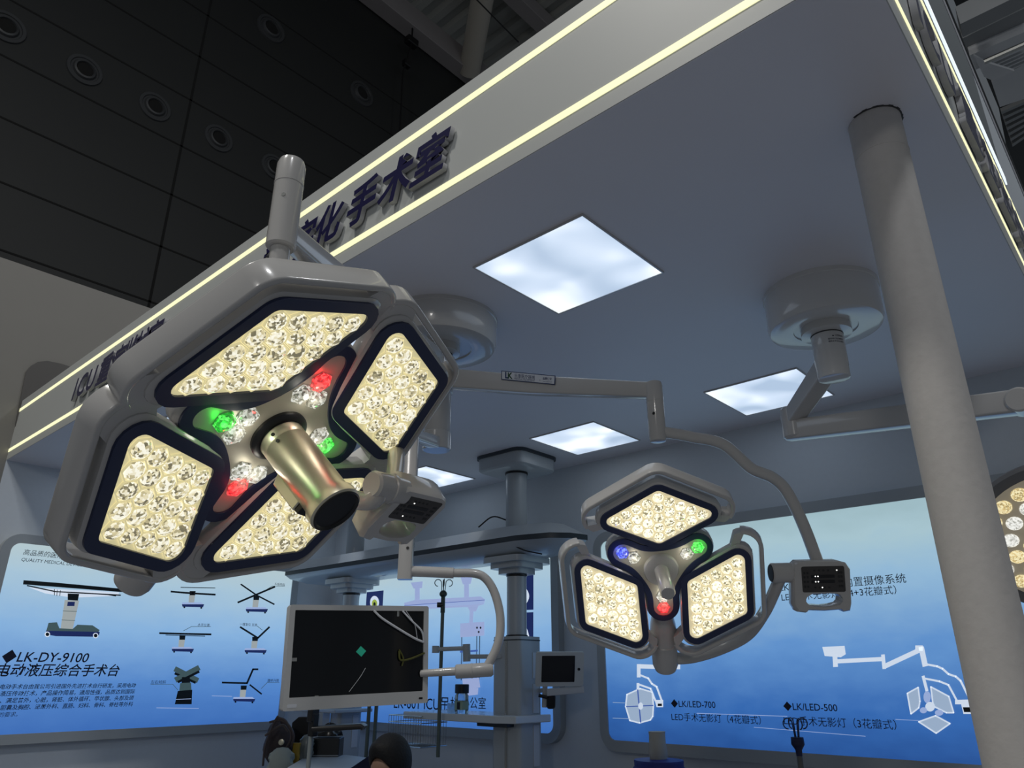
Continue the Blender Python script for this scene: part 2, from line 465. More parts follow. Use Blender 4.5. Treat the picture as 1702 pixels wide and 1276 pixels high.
# fascia characters
def fascia_char(ch, u, z0, hgt, width, wall, lab, grp, slant=0.25):
    me = glyphs(ch, 0.026, slant, 0.5)
    xs = [v.co.x for v in me.vertices]; ys = [v.co.y for v in me.vertices]
    cx, y0, y1, x0, x1 = (min(xs) + max(xs)) / 2, min(ys), max(ys), min(xs), max(xs)
    k = hgt / 0.95; kx = width / 0.95
    tgt = V((XF - 0.018, -u, z0)) if wall == 'x' else V((u, YR - 0.014, z0))
    for v in me.vertices:
        a = (v.co.x - cx) * kx; h = (v.co.y + 0.09) * k; dd = v.co.z * 0.022
        v.co = V((-dd, -a, h)) if wall == 'x' else V((a, -dd, h))
    me.materials.clear(); me.materials.append(LETTER); me.materials.append(LETSIDE)
    for p in me.polygons:
        n = p.normal; f = -n.x if wall == 'x' else -n.y
        p.material_index = 0 if f > 0.8 else 1
    o = bpy.data.objects.new('sign_character', me); COL.objects.link(o); o.location = tgt
    return tag(o, lab, 'sign character', grp)


G1 = 'raised navy characters of the operating room sign'
for ch, y in (('数', 3.06), ('字', 2.775), ('化', 2.56), ('手', 2.315), ('术', 2.085), ('室', 1.868)):
    fascia_char(ch, -y, 3.395, 0.205, 0.205, 'x', f'raised navy character {ch} on the near stretch of the left fascia', G1)
G2 = 'raised navy characters of the intensive care sign'
for ch, y in (('I', 5.74), ('C', 5.60), ('U', 5.42), ('重', 5.20), ('症', 4.98), ('监', 4.78), ('护', 4.60), ('室', 4.43)):
    fascia_char(ch, -y, 3.395, 0.215, 0.215, 'x', f'raised navy character {ch} at the far end of the left fascia', G2)
G3 = 'raised dark characters on the right fascia'
for ch, x, wd in (('I', 2.20, .28), ('C', 2.36, .24), ('U', 2.58, .28), ('重', 2.92, .29), ('症', 3.26, .29), ('监', 3.6, .29), ('护', 3.94, .29), ('室', 4.28, .29)):
    fascia_char(ch, x, 3.455, 0.27, wd, 'y', f'raised dark character {ch} on the right fascia running to the picture edge', G3)

# ---------------------------------------------------------------- ceiling light panels
def glow_mat():
    m = bpy.data.materials.new('panel_diffuser'); m.use_nodes = True; nt = m.node_tree; b = nt.nodes['Principled BSDF']
    tc = nt.nodes.new('ShaderNodeTexCoord'); nz = nt.nodes.new('ShaderNodeTexNoise'); nz.inputs['Scale'].default_value = 3.4; nz.inputs['Detail'].default_value = 0.4; nz.inputs['Distortion'].default_value = 0.5
    oi = nt.nodes.new('ShaderNodeObjectInfo'); ad = nt.nodes.new('ShaderNodeVectorMath'); ad.operation = 'ADD'
    mu = nt.nodes.new('ShaderNodeVectorMath'); mu.operation = 'SCALE'; mu.inputs[3].default_value = 30
    nt.links.new(oi.outputs['Random'], mu.inputs[0]); nt.links.new(tc.outputs['Object'], ad.inputs[0]); nt.links.new(mu.outputs[0], ad.inputs[1])
    nt.links.new(ad.outputs[0], nz.inputs['Vector'])
    r = nt.nodes.new('ShaderNodeValToRGB'); e = r.color_ramp.elements
    e[0].position = 0.30; e[0].color = (0.36, 0.46, 0.60, 1); e[1].position = 0.74; e[1].color = (0.95, 1.0, 1.0, 1)
    q = e.new(0.52); q.color = (0.56, 0.66, 0.80, 1)
    nt.links.new(nz.outputs['Fac'], r.inputs[0]); nt.links.new(r.outputs[0], b.inputs['Emission Color'])
    b.inputs['Emission Strength'].default_value = 1.15; b.inputs['Base Color'].default_value = (0.3, 0.33, 0.36, 1)
    return m
PANEL = glow_mat()
pan_d = pan_f = None
plabs = {(0, 0): 'large glowing square ceiling panel nearest the camera', (0, 1): 'glowing ceiling panel hidden behind the large four petal lamp', (0, 2): 'glowing ceiling panel peeking out between two petals of the large lamp',
         (0, 3): 'far glowing ceiling panel at the left end of the ceiling', (1, 0): 'glowing ceiling panel behind the right ceiling mount arm', (1, 1): 'glowing ceiling panel below the labelled arm',
         (1, 2): 'glowing ceiling panel beside the control box of the large lamp', (1, 3): 'farthest glowing ceiling panel near the corner'}
for i, x0 in enumerate((2.012, 4.125)):
    for j, y0 in enumerate((1.44, 2.93, 4.74, 6.40)):
        t = thing('ceiling_light', plabs[(i, j)], 'ceiling light', (x0 + 0.3, y0 + 0.3, H), 'square ceiling panels')
        if pan_d is None:
            q = MB(); q.box((0, 0, -0.004), (0.60, 0.60, 0.006)); pan_d = mesh_of('diffuser', q, PANEL, False)
            q = MB(); q.ring([(x * 0.300, y * 0.300, -0.010) for x, y in ((1, 1), (-1, 1), (-1, -1), (1, -1))], [(x * 0.307, y * 0.307, -0.010) for x, y in ((1, 1), (-1, 1), (-1, -1), (1, -1))], (0, 0, 0.0095)); pan_f = mesh_of('frame', q, WHITE, False)
        local('diffuser', pan_d, t); local('frame', pan_f, t)

# ---------------------------------------------------------------- surgical light heads
LENS_BASE = mat('lens_board', (0.55, 0.50, 0.32), 0.35, em=(0.96, 0.86, 0.48), es=0.50)
LENS_BASE2 = mat('lens_board_bright', (0.55, 0.50, 0.32), 0.35, em=(1.0, 0.88, 0.58), es=0.50)
def lens_mat(name, white, mid, dark, es):
    m = bpy.data.materials.new(name); m.use_nodes = True; nt = m.node_tree; b = nt.nodes['Principled BSDF']
    tc = nt.nodes.new('ShaderNodeTexCoord'); oi = nt.nodes.new('ShaderNodeObjectInfo')
    mu = nt.nodes.new('ShaderNodeVectorMath'); mu.operation = 'SCALE'; mu.inputs[3].default_value = 9
    nt.links.new(oi.outputs['Random'], mu.inputs[0])
    ad = nt.nodes.new('ShaderNodeVectorMath'); nt.links.new(tc.outputs['Object'], ad.inputs[0]); nt.links.new(mu.outputs[0], ad.inputs[1])
    vo = nt.nodes.new('ShaderNodeTexVoronoi'); vo.inputs['Scale'].default_value = 190  # random bright and dark cells paint the facets' sparkle into the glow
    nt.links.new(ad.outputs[0], vo.inputs['Vector'])
    sp = nt.nodes.new('ShaderNodeSeparateColor'); nt.links.new(vo.outputs['Color'], sp.inputs[0])
    # some emitters are dimmer than others
    ma = nt.nodes.new('ShaderNodeMath'); ma.operation = 'MULTIPLY_ADD'; ma.inputs[1].default_value = 0.34; ma.inputs[2].default_value = -0.17
    nt.links.new(oi.outputs['Random'], ma.inputs[0])
    sm = nt.nodes.new('ShaderNodeMath'); nt.links.new(sp.outputs[0], sm.inputs[0]); nt.links.new(ma.outputs[0], sm.inputs[1])
    r = nt.nodes.new('ShaderNodeValToRGB'); e = r.color_ramp.elements
    e[0].position = 0.12; e[0].color = (*dark, 1); e[1].position = 0.80; e[1].color = (*white, 1); q = e.new(0.42); q.color = (*mid, 1)
    nt.links.new(sm.outputs[0], r.inputs[0]); nt.links.new(r.outputs[0], b.inputs['Emission Color'])
    b.inputs['Emission Strength'].default_value = es; b.inputs['Base Color'].default_value = (0.25, 0.24, 0.2, 1); b.inputs['Roughness'].default_value = 0.08; b.inputs['Coat Weight'].default_value = 0.6
    return m
LENS1 = lens_mat('lens_clear', (1.0, 0.97, 0.82), (0.72, 0.63, 0.36), (0.16, 0.14, 0.08), 0.95)
LENS2 = lens_mat('lens_bright', (1.0, 0.98, 0.86), (0.95, 0.86, 0.58), (0.25, 0.22, 0.12), 1.15)
LENSC = lens_mat('lens_hub_clear', (0.85, 0.86, 0.80), (0.45, 0.44, 0.36), (0.10, 0.10, 0.08), 0.8)  # clear hub lenses, their glassy sparkle put into a glow
LENSR = lens_mat('lens_red', (1.0, 0.10, 0.10), (0.9, 0.01, 0.02), (0.35, 0.0, 0.01), 1.1)
LENSG = lens_mat('lens_green', (0.15, 1.0, 0.15), (0.01, 0.55, 0.02), (0.0, 0.18, 0.01), 1.0)
LENSB = lens_mat('lens_blue', (0.25, 0.35, 1.0), (0.02, 0.04, 0.85), (0.0, 0.01, 0.3), 1.1)
PLATE = mat('hub_plate', (0.60, 0.56, 0.45), 0.4, metal=0.35)


def offset_poly(pts, d):
    """offset a convex counter-clockwise polygon outward by d"""
    n = len(pts); out = []
    for i in range(n):
        a, p, c = V((*pts[i - 1], 0)), V((*pts[i], 0)), V((*pts[(i + 1) % n], 0))
        e1, e2 = (p - a).normalized(), (c - p).normalized()
        n1, n2 = V((e1.y, -e1.x, 0)), V((e2.y, -e2.x, 0))
        m = (n1 + n2); m = m / m.length_squared * 2
        out.append((p.x + m.x * d, p.y + m.y * d))
    return out


def fillet(pts, r, seg=6):
    n = len(pts); out = []
    for i in range(n):
        a, p, c = V((*pts[i - 1], 0)), V((*pts[i], 0)), V((*pts[(i + 1) % n], 0))
        d1, d2 = (a - p).normalized(), (c - p).normalized(); h = d1.angle(d2) / 2
        L = min(r / math.tan(h), 0.45 * min((a - p).length, (c - p).length)); rr = L * math.tan(h)
        cen = p + (d1 + d2).normalized() * (rr / math.sin(h))
        s, e = p + d1 * L - cen, p + d2 * L - cen; ang = s.angle(e)
        for k in range(seg + 1):
            t = k / seg
            v = (s * math.sin((1 - t) * ang) + e * math.sin(t * ang)) / math.sin(ang)
            out.append((cen.x + v.x, cen.y + v.y))
    return out


def lens_mesh(p, lm, bm_):
    """hexagonal collimator cell: raised hex kerb (slot 1) and faceted dome (slot 0); p = pitch"""
    b = MB(); b.mi = 1
    def hexa(r, z): return [(r * math.cos(math.radians(30 + 60 * k)), r * math.sin(math.radians(30 + 60 * k)), z) for k in range(6)]
    R = p / math.sqrt(3)
    b.loops([hexa(R * 0.985, 0), hexa(R * 0.97, p * 0.11), hexa(R * 0.90, p * 0.11), hexa(R * 0.87, p * 0.03)], True, False, True)
    b.mi = 0
    b.lathe((0, 0, p * 0.03), (0, 0, 1), [(p * 0.43, 0), (p * 0.43, p * 0.08), (p * 0.36, p * 0.18), (p * 0.22, p * 0.25), (p * 0.05, p * 0.27)], 12, False, True)
    return mesh_of('lens', b, [lm, bm_], True, 20)


def head(t, c, R, n, ri, ro, rs, wd, tau, lensm, board, rim_w, hub_rt, hub_rv, hub_z, k_pitch=5.48, handle_o=0.075, hd=0.062, colours=None, web=1.0):
    """petal ring and hub of a surgical light: t root empty, c centre, R frame (z = light direction)"""
    L = t.location
    T = M.Translation(c - L) @ R.to_4x4()
    um = (ri + ro) / 2
    quad = [(ri - um, 0), (rs - um, -wd), (ro - um, 0), (rs - um, wd)]
    e1 = V((quad[1][0] - quad[0][0], quad[1][1] - quad[0][1], 0)); e2 = V((quad[3][0] - quad[0][0], quad[3][1] - quad[0][1], 0))
    side = (e1.length + e2.length) / 2; pitch = side / k_pitch
    lm = lens_mesh(pitch, lensm, board)
    rc = 0.022
    def ol(d, r, z, q=quad): return [(x, y, z) for x, y in fillet(offset_poly(q, d), r)]
    b = MB(); b.loops([ol(rim_w, rc + rim_w, 0.001), ol(rim_w + 0.006, rc + rim_w, -0.004), ol(rim_w + 0.008, rc + rim_w, -0.02), ol(rim_w + 0.006, rc + rim_w, -hd * 0.75), ol(rim_w - 0.012, rc + rim_w, -hd)]); house_m = mesh_of('petal', b, WHITE)
    b = MB(); b.ring(ol(0, rc, 0.0015), ol(rim_w, rc + rim_w, 0.0015), (0, 0, 0.006)); rim_m = mesh_of('rim', b, NAVY, True, 30)
    b = MB(); b.loops([ol(0.001, rc, 0.0012), ol(0.001, rc, 0.0022)]); board_m = mesh_of('led_board', b, board)
    # grip loop round the two outer edges
    big = fillet(offset_poly(quad, rim_w + handle_o), rc + rim_w + handle_o * 0.45, 10)
    m = 11
    seq = big[m + 2:4 * m - 2]              # corner 1, 2 (outer), 3
    path = [V((p[0], p[1], -hd * 0.62)) for p in seq]
    b = MB(); b.sweep(path, rrect(0.015, 0.056, 0.005, 3), up=(0, 0, 1))
    inn = fillet(offset_poly(quad, rim_w - 0.004), rc + rim_w, 10)
    kw = int(m * web)
    for lo_, hi_, so, si in ((m, m + kw, 1, 3), (4 * m - kw, 4 * m, -1, 3)):
        o_ = [V((*p, 0)) for p in big[lo_:hi_]]; n_ = [V((*p, 0)) for p in inn[lo_:hi_]]
        if so == 1:
                        o_[0:1] = [n_[0] + (o_[0] - n_[0]) * 0.4, o_[0]]; n_[0:1] = [n_[0], n_[0]]
        else:
            o_.append(n_[-1] + (o_[-1] - n_[-1]) * 0.4); n_.append(n_[-1])
        pol = o_ + list(reversed(n_))
        b.prism([q + V((0, 0, -hd * 0.62 - 0.026)) for q in pol], (0, 0, 0.052))
    hand_m = mesh_of('grip_loop', b, WHITE)
    d1, d2 = e1.normalized(), e2.normalized()
    rot = math.atan2(d1.y, d1.x)
    for k in range(n):
        a = 2 * PI * k / n
        ex = V((math.cos(a), math.sin(a), 0)); ey = V((-math.sin(a), math.cos(a), 0))
        er = (ex + V((0, 0, tau))).normalized(); nz = er.cross(ey)
        P = M((er, ey, nz)).transposed().to_4x4(); P.translation = ex * um + V((0, 0, tau * (um - ri)))
        pt = local('petal', house_m, t, T @ P)
        local('rim', rim_m, pt); local('led_board', board_m, pt); local('grip_loop', hand_m, pt)
        for i in range(5):
            for j in range(5):
                p = (d1 * (i - 2) + d2 * (j - 2)) * pitch
                local('lens', lm, pt, M.Translation((p.x, p.y, 0.003)) @ M.Rotation(rot, 4, 'Z'))
    # hub: star with rounded tips between the petals (arms of half width lobe, blended over blend)
    lobe, blend = hub_rv
    def sdf(x, y):
        d = None
        for k in range(n):
            a = (k + 0.5) * 2 * PI / n; t_ = max(0, min(hub_rt - lobe, x * math.cos(a) + y * math.sin(a)))
            q = math.hypot(x - t_ * math.cos(a), y - t_ * math.sin(a)) - lobe
            if d is None: d = q
            else:
                h = max(blend - abs(d - q), 0) / blend; d = min(d, q) - h * h * blend * 0.25
        return d
    N = 40 * n; prof = []
    for i in range(N):
        a = 2 * PI * i / N; lo, hi_ = 0.0, hub_rt * 1.6
        for _ in range(40):
            m_ = (lo + hi_) / 2
            if sdf(m_ * math.cos(a), m_ * math.sin(a)) < 0: lo = m_
            else: hi_ = m_
        prof.append(lo)
    print('hub valley', min(prof), 'tip', max(prof))
    def star(f, z):
        pts = [V((r * math.cos(2 * PI * i / N), r * math.sin(2 * PI * i / N), z)) for i, r in enumerate(prof)]
        out = []
        for i in range(N):
            tg = (pts[(i + 1) % N] - pts[i - 1]).normalized(); nn = V((tg.y, -tg.x, 0))
            out.append(pts[i] + nn * f)
        return out
    zz = hub_z
    b = MB(); b.loops([star(-0.0, zz), star(0.004, zz - 0.006), star(0.004, zz - 0.045), star(-0.03, zz - 0.075)]); hub = local('hub', mesh_of('hub', b, WHITE, True, 50), t, T)
    b = MB(); b.ring(star(-rim_w * 0.95, zz + 0.0005), star(0.0, zz + 0.0005), (0, 0, 0.006)); local('rim', mesh_of('hub_rim', b, NAVY, True, 30), hub)
    b = MB(); b.loops([star(-rim_w * 0.93, zz + 0.0003), star(-rim_w * 0.95, zz + 0.002)]); local('hub_plate', mesh_of('hub_plate', b, PLATE), hub)
    hl = {nm: lens_mesh(pitch, mm, LENSC if nm == 'c' else mm) for nm, mm in (('c', LENSC), ('r', LENSR), ('g', LENSG), ('b', LENSB))}
    for i, cc in enumerate(colours):
        a = (i + 0.5) * 2 * PI / n; ex = V((math.cos(a), math.sin(a), 0)); ey = V((-math.sin(a), math.cos(a), 0))
        if n == 4: spots = [(cc, hub_rt * 0.60, 0), ('c', hub_rt * 0.60 - pitch * 0.88, pitch * 0.5), ('c', hub_rt * 0.60 - pitch * 0.88, -pitch * 0.5)]
        else: spots = [(cc, hub_rt * 0.74, 0), ('c', hub_rt * 0.74 - pitch * 1.05, 0)]
        for nm, r, s_ in spots:
            p = ex * r + ey * s_
            lo = local('lens', hl[nm], hub, M.Translation((p.x, p.y, zz + 0.002)) @ M.Rotation(a, 4, 'Z'))
            if nm == 'c' and s_ >= 0:
                li = bpy.data.lights.new('hub_led', 'POINT'); li.energy = 0.05 if n == 4 else 0.04; li.shadow_soft_size = 0.012; li.color = (1, 0.95, 0.82)
                ob = bpy.data.objects.new('hub_led', li); COL.objects.link(ob); ob.parent = hub; ob.location = (ex.x * r * 0.96, ex.y * r * 0.96, zz + 0.032)
            if nm != 'c':
                lo['label'] = {'r': 'red', 'g': 'green', 'b': 'blue'}[nm] + ' glowing lens'
                li = bpy.data.lights.new('hub_led', 'POINT'); li.energy = 0.035 if n == 4 else 0.03; li.shadow_soft_size = 0.008
                li.color = {'r': (1, .02, .02), 'g': (.03, 1, .05), 'b': (.05, .08, 1)}[nm]
                ob = bpy.data.objects.new('hub_led', li); COL.objects.link(ob); ob.parent = hub; ob.location = (p.x + ex.x * 0.012, p.y + ex.y * 0.012, zz + 0.020)
    return T, hub


def frame3(x, y, z): return M((x, y, z)).transposed()
def cam_vec(a, b_, c_): return RT * a + UC * b_ - FW * c_


def control_box(t, c, X, Y, s=1.0, name='control_box', screen_on=True, zb=-0.030, ly=1.0):
    """keypad box with carrying handle; c = centre of the upper body, X right, Y up, face Z = X x Y"""
    X = X.normalized(); Y = (Y - X * Y.dot(X)).normalized(); Z = X.cross(Y)
    F = frame3(X, Y, Z)
    def P(x, y, z):
        if y < -0.035: y = -0.035 + (y + 0.035) * ly
        return V(c) + F @ V((x * s, y * s, z * s))
    out = [(-0.100, 0.062), (-0.085, 0.075), (0.055, 0.075), (0.085, 0.066), (0.100, 0.045), (0.096, -0.075), (0.090, -0.098), (0.066, -0.102), (0.060, -0.094), (0.0, -0.097), (-0.060, -0.094), (-0.066, -0.102), (-0.096, -0.098), (-0.108, -0.075), (-0.104, 0.02), (-0.102, 0.045)]
    hole = [(-0.045, -0.044), (-0.03, -0.040), (0.02, -0.040), (0.045, -0.041), (0.060, -0.045), (0.064, -0.056), (0.058, -0.064), (0.045, -0.068), (0.02, -0.070), (0.0, -0.070), (-0.02, -0.070), (-0.045, -0.068), (-0.060, -0.062), (-0.064, -0.054), (-0.062, -0.048), (-0.054, -0.045)]
    # rotate hole list so both outlines run together
    hole = hole[-1:] + hole[:-1]
    h = [(-0.054, -0.045), (-0.04, -0.041), (0.02, -0.040), (0.042, -0.041), (0.056, -0.044), (0.064, -0.052), (0.062, -0.060), (0.052, -0.066), (0.03, -0.069), (0.0, -0.071), (-0.03, -0.069), (-0.052, -0.066), (-0.060, -0.062), (-0.065, -0.057), (-0.064, -0.052), (-0.060, -0.048)]
    b = MB()
    zf = 0.030
    def o_(f, z): return [P(x * f, y * f, z) for x, y in out]
    def h_(f, z): return [P(x, -0.060 + (y + 0.0555) * 1.45 * f, z) for x, y in h]
    b.loops([h_(1, zf - 0.004), h_(1.1, zf), o_(0.95, zf), o_(1.0, zf - 0.010), o_(1.0, zb + 0.012), o_(0.92, zb), h_(1.1, zb), h_(1, zb + 0.004), h_(1, zf - 0.004)], True, False, False)
    box = obj(name, b, WHITE, t)
    b = MB(); b.mi = 0; b.prism([P(x * 1, 0.012 + y, zf) for x, y in rrect(0.150, 0.088, 0.006, 3)], Z * 0.0012 * s)
    b.mi = 1
    for y in (0.022, 0.004): b.prism([P(x - 0.002, y + yy, zf + 0.0013) for x, yy in rrect(0.082, 0.011, 0.002, 2)], Z * 0.0006 * s)
    b.mi = 2
    for x in (-0.055, -0.066, 0.055, 0.064):
        for y in (-0.012, 0.004, 0.020, 0.034): b.prism([P(x + dx, y + dy, zf + 0.0012) for dx, dy in rrect(0.007, 0.008, 0.002, 2)], Z * 0.0008 * s)
    for x in (-0.030, -0.014, 0.002, 0.018):
        for y in (0.042, -0.016): b.prism([P(x + dx, y + dy, zf + 0.0012) for dx, dy in rrect(0.007, 0.006, 0.002, 2)], Z * 0.0008 * s)
    b.mi = 3
    for x, y in (((-0.028, 0.022), (-0.019, 0.022), (-0.028, 0.004), (-0.019, 0.004), (-0.006, -0.016), (0.048, 0.042)) if screen_on else ((-0.030, 0.036), (-0.03, -0.016))):
        b.prism([P(x + dx, y + dy, zf + 0.0019) for dx, dy in rrect(0.0042, 0.0042, 0.002, 2)], Z * 0.0006 * s)
    obj('keypad', b, [mat('keypad_face', (0.055, 0.05, 0.047), 0.4), BLACK, mat('keypad_button', (0.02, 0.02, 0.02), 0.4), mat('keypad_led', (1, 1, 1), 0.5, em=(1, 1, 0.95), es=2.0)], box, smooth=False)
    return F, P


R1 = M(((-0.57490659, -0.77501569, 0.26236062), (-0.71381332, 0.31833398, -0.62380608), (0.3999412, -0.54590673, -0.73622883)))
R2 = M(((-0.50509128, -0.5855744, -0.6340232), (-0.31083198, 0.80874199, -0.49931941), (0.80514975, -0.05512719, -0.59050378)))
C1, D1 = dep(465.9, 726.4, 1.55), 1.55
C2, D2 = dep(1098.9, 946.4, 2.6), 2.6
k1, k2 = D1 / 1.35, D2 / 2.0

# ---- large four-petal lamp
lamp = thing('surgical_light', 'large four petal surgical lamp with a camera barrel in its middle', 'surgical light', (C1.x, C1.y, C1.z))
T1, hub1 = head(lamp, C1, R1, 4, .1267 * k1, .3349 * k1, .2311 * k1, .1902 * k1, .1686, LENS1, LENS_BASE, 0.026, 0.245, (0.052, 0.13), -0.010, handle_o=0.028, hd=0.053, colours=('g', 'r', 'g', 'r'))
# parts in the head frame
def hp(Tr, x, y, z): return V(root_loc(lamp)) + Tr @ V((x, y, z))
W1 = M.Translation(C1) @ R1.to_4x4()
W2 = M.Translation(C2) @ R2.to_4x4()
nz1 = R1 @ V((0, 0, 1))
b = MB(); b.lathe(C1 + nz1 * -0.012, nz1, [(0.062, 0), (0.062, 0.010), (0.055, 0.014), (0.048, 0.016), (0.048, 0.038), (0.0465, 0.040), (0.0465, 0.043), (0.048, 0.045), (0.048, 0.205), (0.054, 0.215), (0.0545, 0.235), (0.050, 0.238), (0.047, 0.236), (0.047, 0.20)], 48); cam_b = obj('camera_barrel', b, GOLD, lamp)
b = MB(); b.lathe(C1 + nz1 * -0.012, nz1, [(0.0635, 0.004), (0.0635, 0.010), (0.057, 0.0155), (0.0490, 0.0165), (0.0490, 0.020)], 48, False, False); obj('base_ring', b, BLACK, cam_b)
b = MB(); b.lathe(C1 + nz1 * -0.012, nz1, [(0.050, 0.2375), (0.0515, 0.241), (0.048, 0.243), (0.043, 0.236), (0.036, 0.231), (0.03, 0.229)], 48); obj('lens_ring', b, BLACK, cam_b)
b = MB(); b.lathe(C1 + nz1 * -0.012, nz1, [(0.030, 0.2295), (0.022, 0.234), (0.008, 0.236)], 32, False, True); obj('front_glass', b, mat('barrel_glass', (0.004, 0.004, 0.005), 0.35, spec=0.2), cam_b)
b = MB()
sx = (cam_vec(-0.75, -0.66, 0.0)); sx = (sx - nz1 * sx.dot(nz1)).normalized(); sy = nz1.cross(sx)
b.prism([C1 + nz1 * h + sx * r + sy * w_ for h, r, w_ in ((0.075, 0.040, -0.022), (0.165, 0.040, -0.022), (0.165, 0.064, -0.018), (0.085, 0.066, -0.018))], sy * 0.04)
obj('side_box', b, GOLD, cam_b, bevel=0.004)
b = MB(); b.prism([C1 + nz1 * h + sx * r + sy * w_ for h, r, w_ in ((0.166, 0.040, -0.02), (0.180, 0.040, -0.02), (0.180, 0.060, -0.018), (0.166, 0.062, -0.018))], sy * 0.036); obj('cable_plug', b, BLACK, cam_b, bevel=0.003)
for z, r in ((0.03, 0.0485), (0.05, 0.0485)):
    b = MB()
    for a in (0.4, 2.5, 4.6):
        d = sx * math.cos(a) + sy * math.sin(a); b.cyl(C1 + nz1 * (z - 0.01) + d * (r - 0.002), C1 + nz1 * (z - 0.01) + d * (r + 0.0015), 0.004, n=12)
    obj('screw', b, BLACK, cam_b)
# stem between the left and bottom petals, then the yoke behind to the control box
a = math.radians(135); ex = V((math.cos(a), math.sin(a), 0))
s0 = W1 @ (ex * 0.10 + V((0, 0, -0.075))); s1 = W1 @ (ex * 0.30 + V((0, 0, -0.085))); s2 = W1 @ (ex * 0.505 + V((0, 0, -0.075)))
b = MB(); dd = (s2 - s0).normalized(); Ls = (s2 - s0).length
b.lathe(s0, dd, [(0.03, 0), (0.033, Ls * 0.3), (0.040, Ls * 0.62), (0.043, Ls * 0.72), (0.045, Ls * 0.725), (0.045, Ls * 0.74), (0.043, Ls * 0.745), (0.043, Ls - 0.02), (0.038, Ls - 0.006), (0.025, Ls)], 36); obj('stem', b, WHITE, lamp)
J1 = onv(641, 810, C1 + FH * 0.10)
p = W1 @ (ex * 0.42 + V((0, 0, -0.075)))
b = MB(); b.tube(bez([p, W1 @ (V((-0.40, 0.24, -0.115))), W1 @ V((-0.44, 0.10, -0.15)), W1 @ V((-0.42, -0.08, -0.19)), J1 + cam_vec(-0.05, -0.03, 0), J1 + cam_vec(-0.008, 0.01, 0)]), 0.021, 18); obj('yoke', b, WHITE, lamp)
X1 = cam_vec(.56, -.27, -.77); Y1 = cam_vec(.588, .735, .33)
b = MB(); b.lathe(J1 - X1 * 0.045, X1, [(0.026, 0), (0.031, 0.006), (0.031, 0.05), (0.034, 0.052), (0.034, 0.060), (0.031, 0.062), (0.029, 0.10)], 36); obj('joint', b, WHITE, lamp)
B1c = J1 + X1 * 0.105 - Y1 * 0.035
control_box(lamp, B1c, X1, Y1, 0.82, screen_on=False, zb=-0.05, ly=1.45)
# gooseneck from the knuckle down behind the right petal
K1 = onv(477, 340, C1)
ktop, kbot = onv(487, 268, C1), onv(465, 413, C1)
kx, ky = (ktop.x + kbot.x) / 2, (ktop.y + kbot.y) / 2
zt, zb_ = ktop.z, kbot.z
kk = V((kx, ky, 0))
goose = [V((kx, ky, zb_ - 0.06)), onv(520, 470, C1 + FH * 0.26), onv(590, 540, C1 + FH * 0.34), onv(650, 640, C1 + FH * 0.38), onv(657, 720, C1 + FH * 0.36), onv(658, 768, C1 + FH * 0.24), J1 + X1 * 0.02 + FH * 0.01]
b = MB(); b.tube(bez(goose), 0.021, 18); obj('gooseneck', b, WHITE, lamp)
b = MB(); b.lathe((kx, ky, zb_), (0, 0, 1), [(0.002, -0.001), (0.030, 0), (0.0345, 0.004), (0.0345, (zt - zb_) * 0.70), (0.0355, (zt - zb_) * 0.702), (0.0355, (zt - zb_) * 0.715), (0.0345, (zt - zb_) * 0.717), (0.0345, (zt - zb_) * 0.93), (0.030, (zt - zb_) * 0.985), (0.015, zt - zb_)], 40); kn = obj('knuckle', b, WHITE, lamp)
b = MB(); b.cyl((kx, ky, zb_ - 0.16), (kx, ky, zb_ + 0.01), 0.023); obj('spindle', b, WHITE, lamp)
b = MB(); q = onv(478, 337, C1) - FH * 0.031; b.cyl(q + FH * 0.004, q - FH * 0.0045, 0.005, n=16); obj('screw', b, STEEL, kn)
MX2 = V((2.28, 2.55, 0))
b = MB()
pa = V((kx, ky, zb_ + 0.05)); pb = V((2.28, 2.55, 2.985))
dv = (pb - pa); dh = V((dv.x, dv.y, 0)).normalized(); sd = V((-dh.y, dh.x, 0))
b.loops([[pa + dh * 0.0 + sd * x * 0.7 + UPZ * z * 0.75 for x, z in rrect(0.070, 0.075, 0.012, 3)], [pa + dv * 0.45 + sd * x + UPZ * z for x, z in rrect(0.070, 0.085, 0.012, 3)], [pb - dh * 0.11 + sd * x + UPZ * z for x, z in rrect(0.075, 0.10, 0.012, 3)]])
obj('spring_arm', b, WHITE, lamp)
b = MB(); b.lathe((2.28, 2.55, 2.92), (0, 0, 1), [(0.07, 0), (0.074, 0.004), (0.074, 0.116), (0.07, 0.12)], 36); obj('arm_collar', b, WHITE, lamp)
al = bpy.data.lights.new('lamp_beam', 'SPOT'); al.energy = 8; al.spot_size = math.radians(70); al.spot_blend = 0.6; al.color = (1, 0.93, 0.78); al.shadow_soft_size = 0.2
ao = bpy.data.objects.new('lamp_beam', al); COL.objects.link(ao); ao.parent = lamp; ao.matrix_local = T1 @ M.Translation((0, 0, 0.27)) @ M.Rotation(PI, 4, 'X')

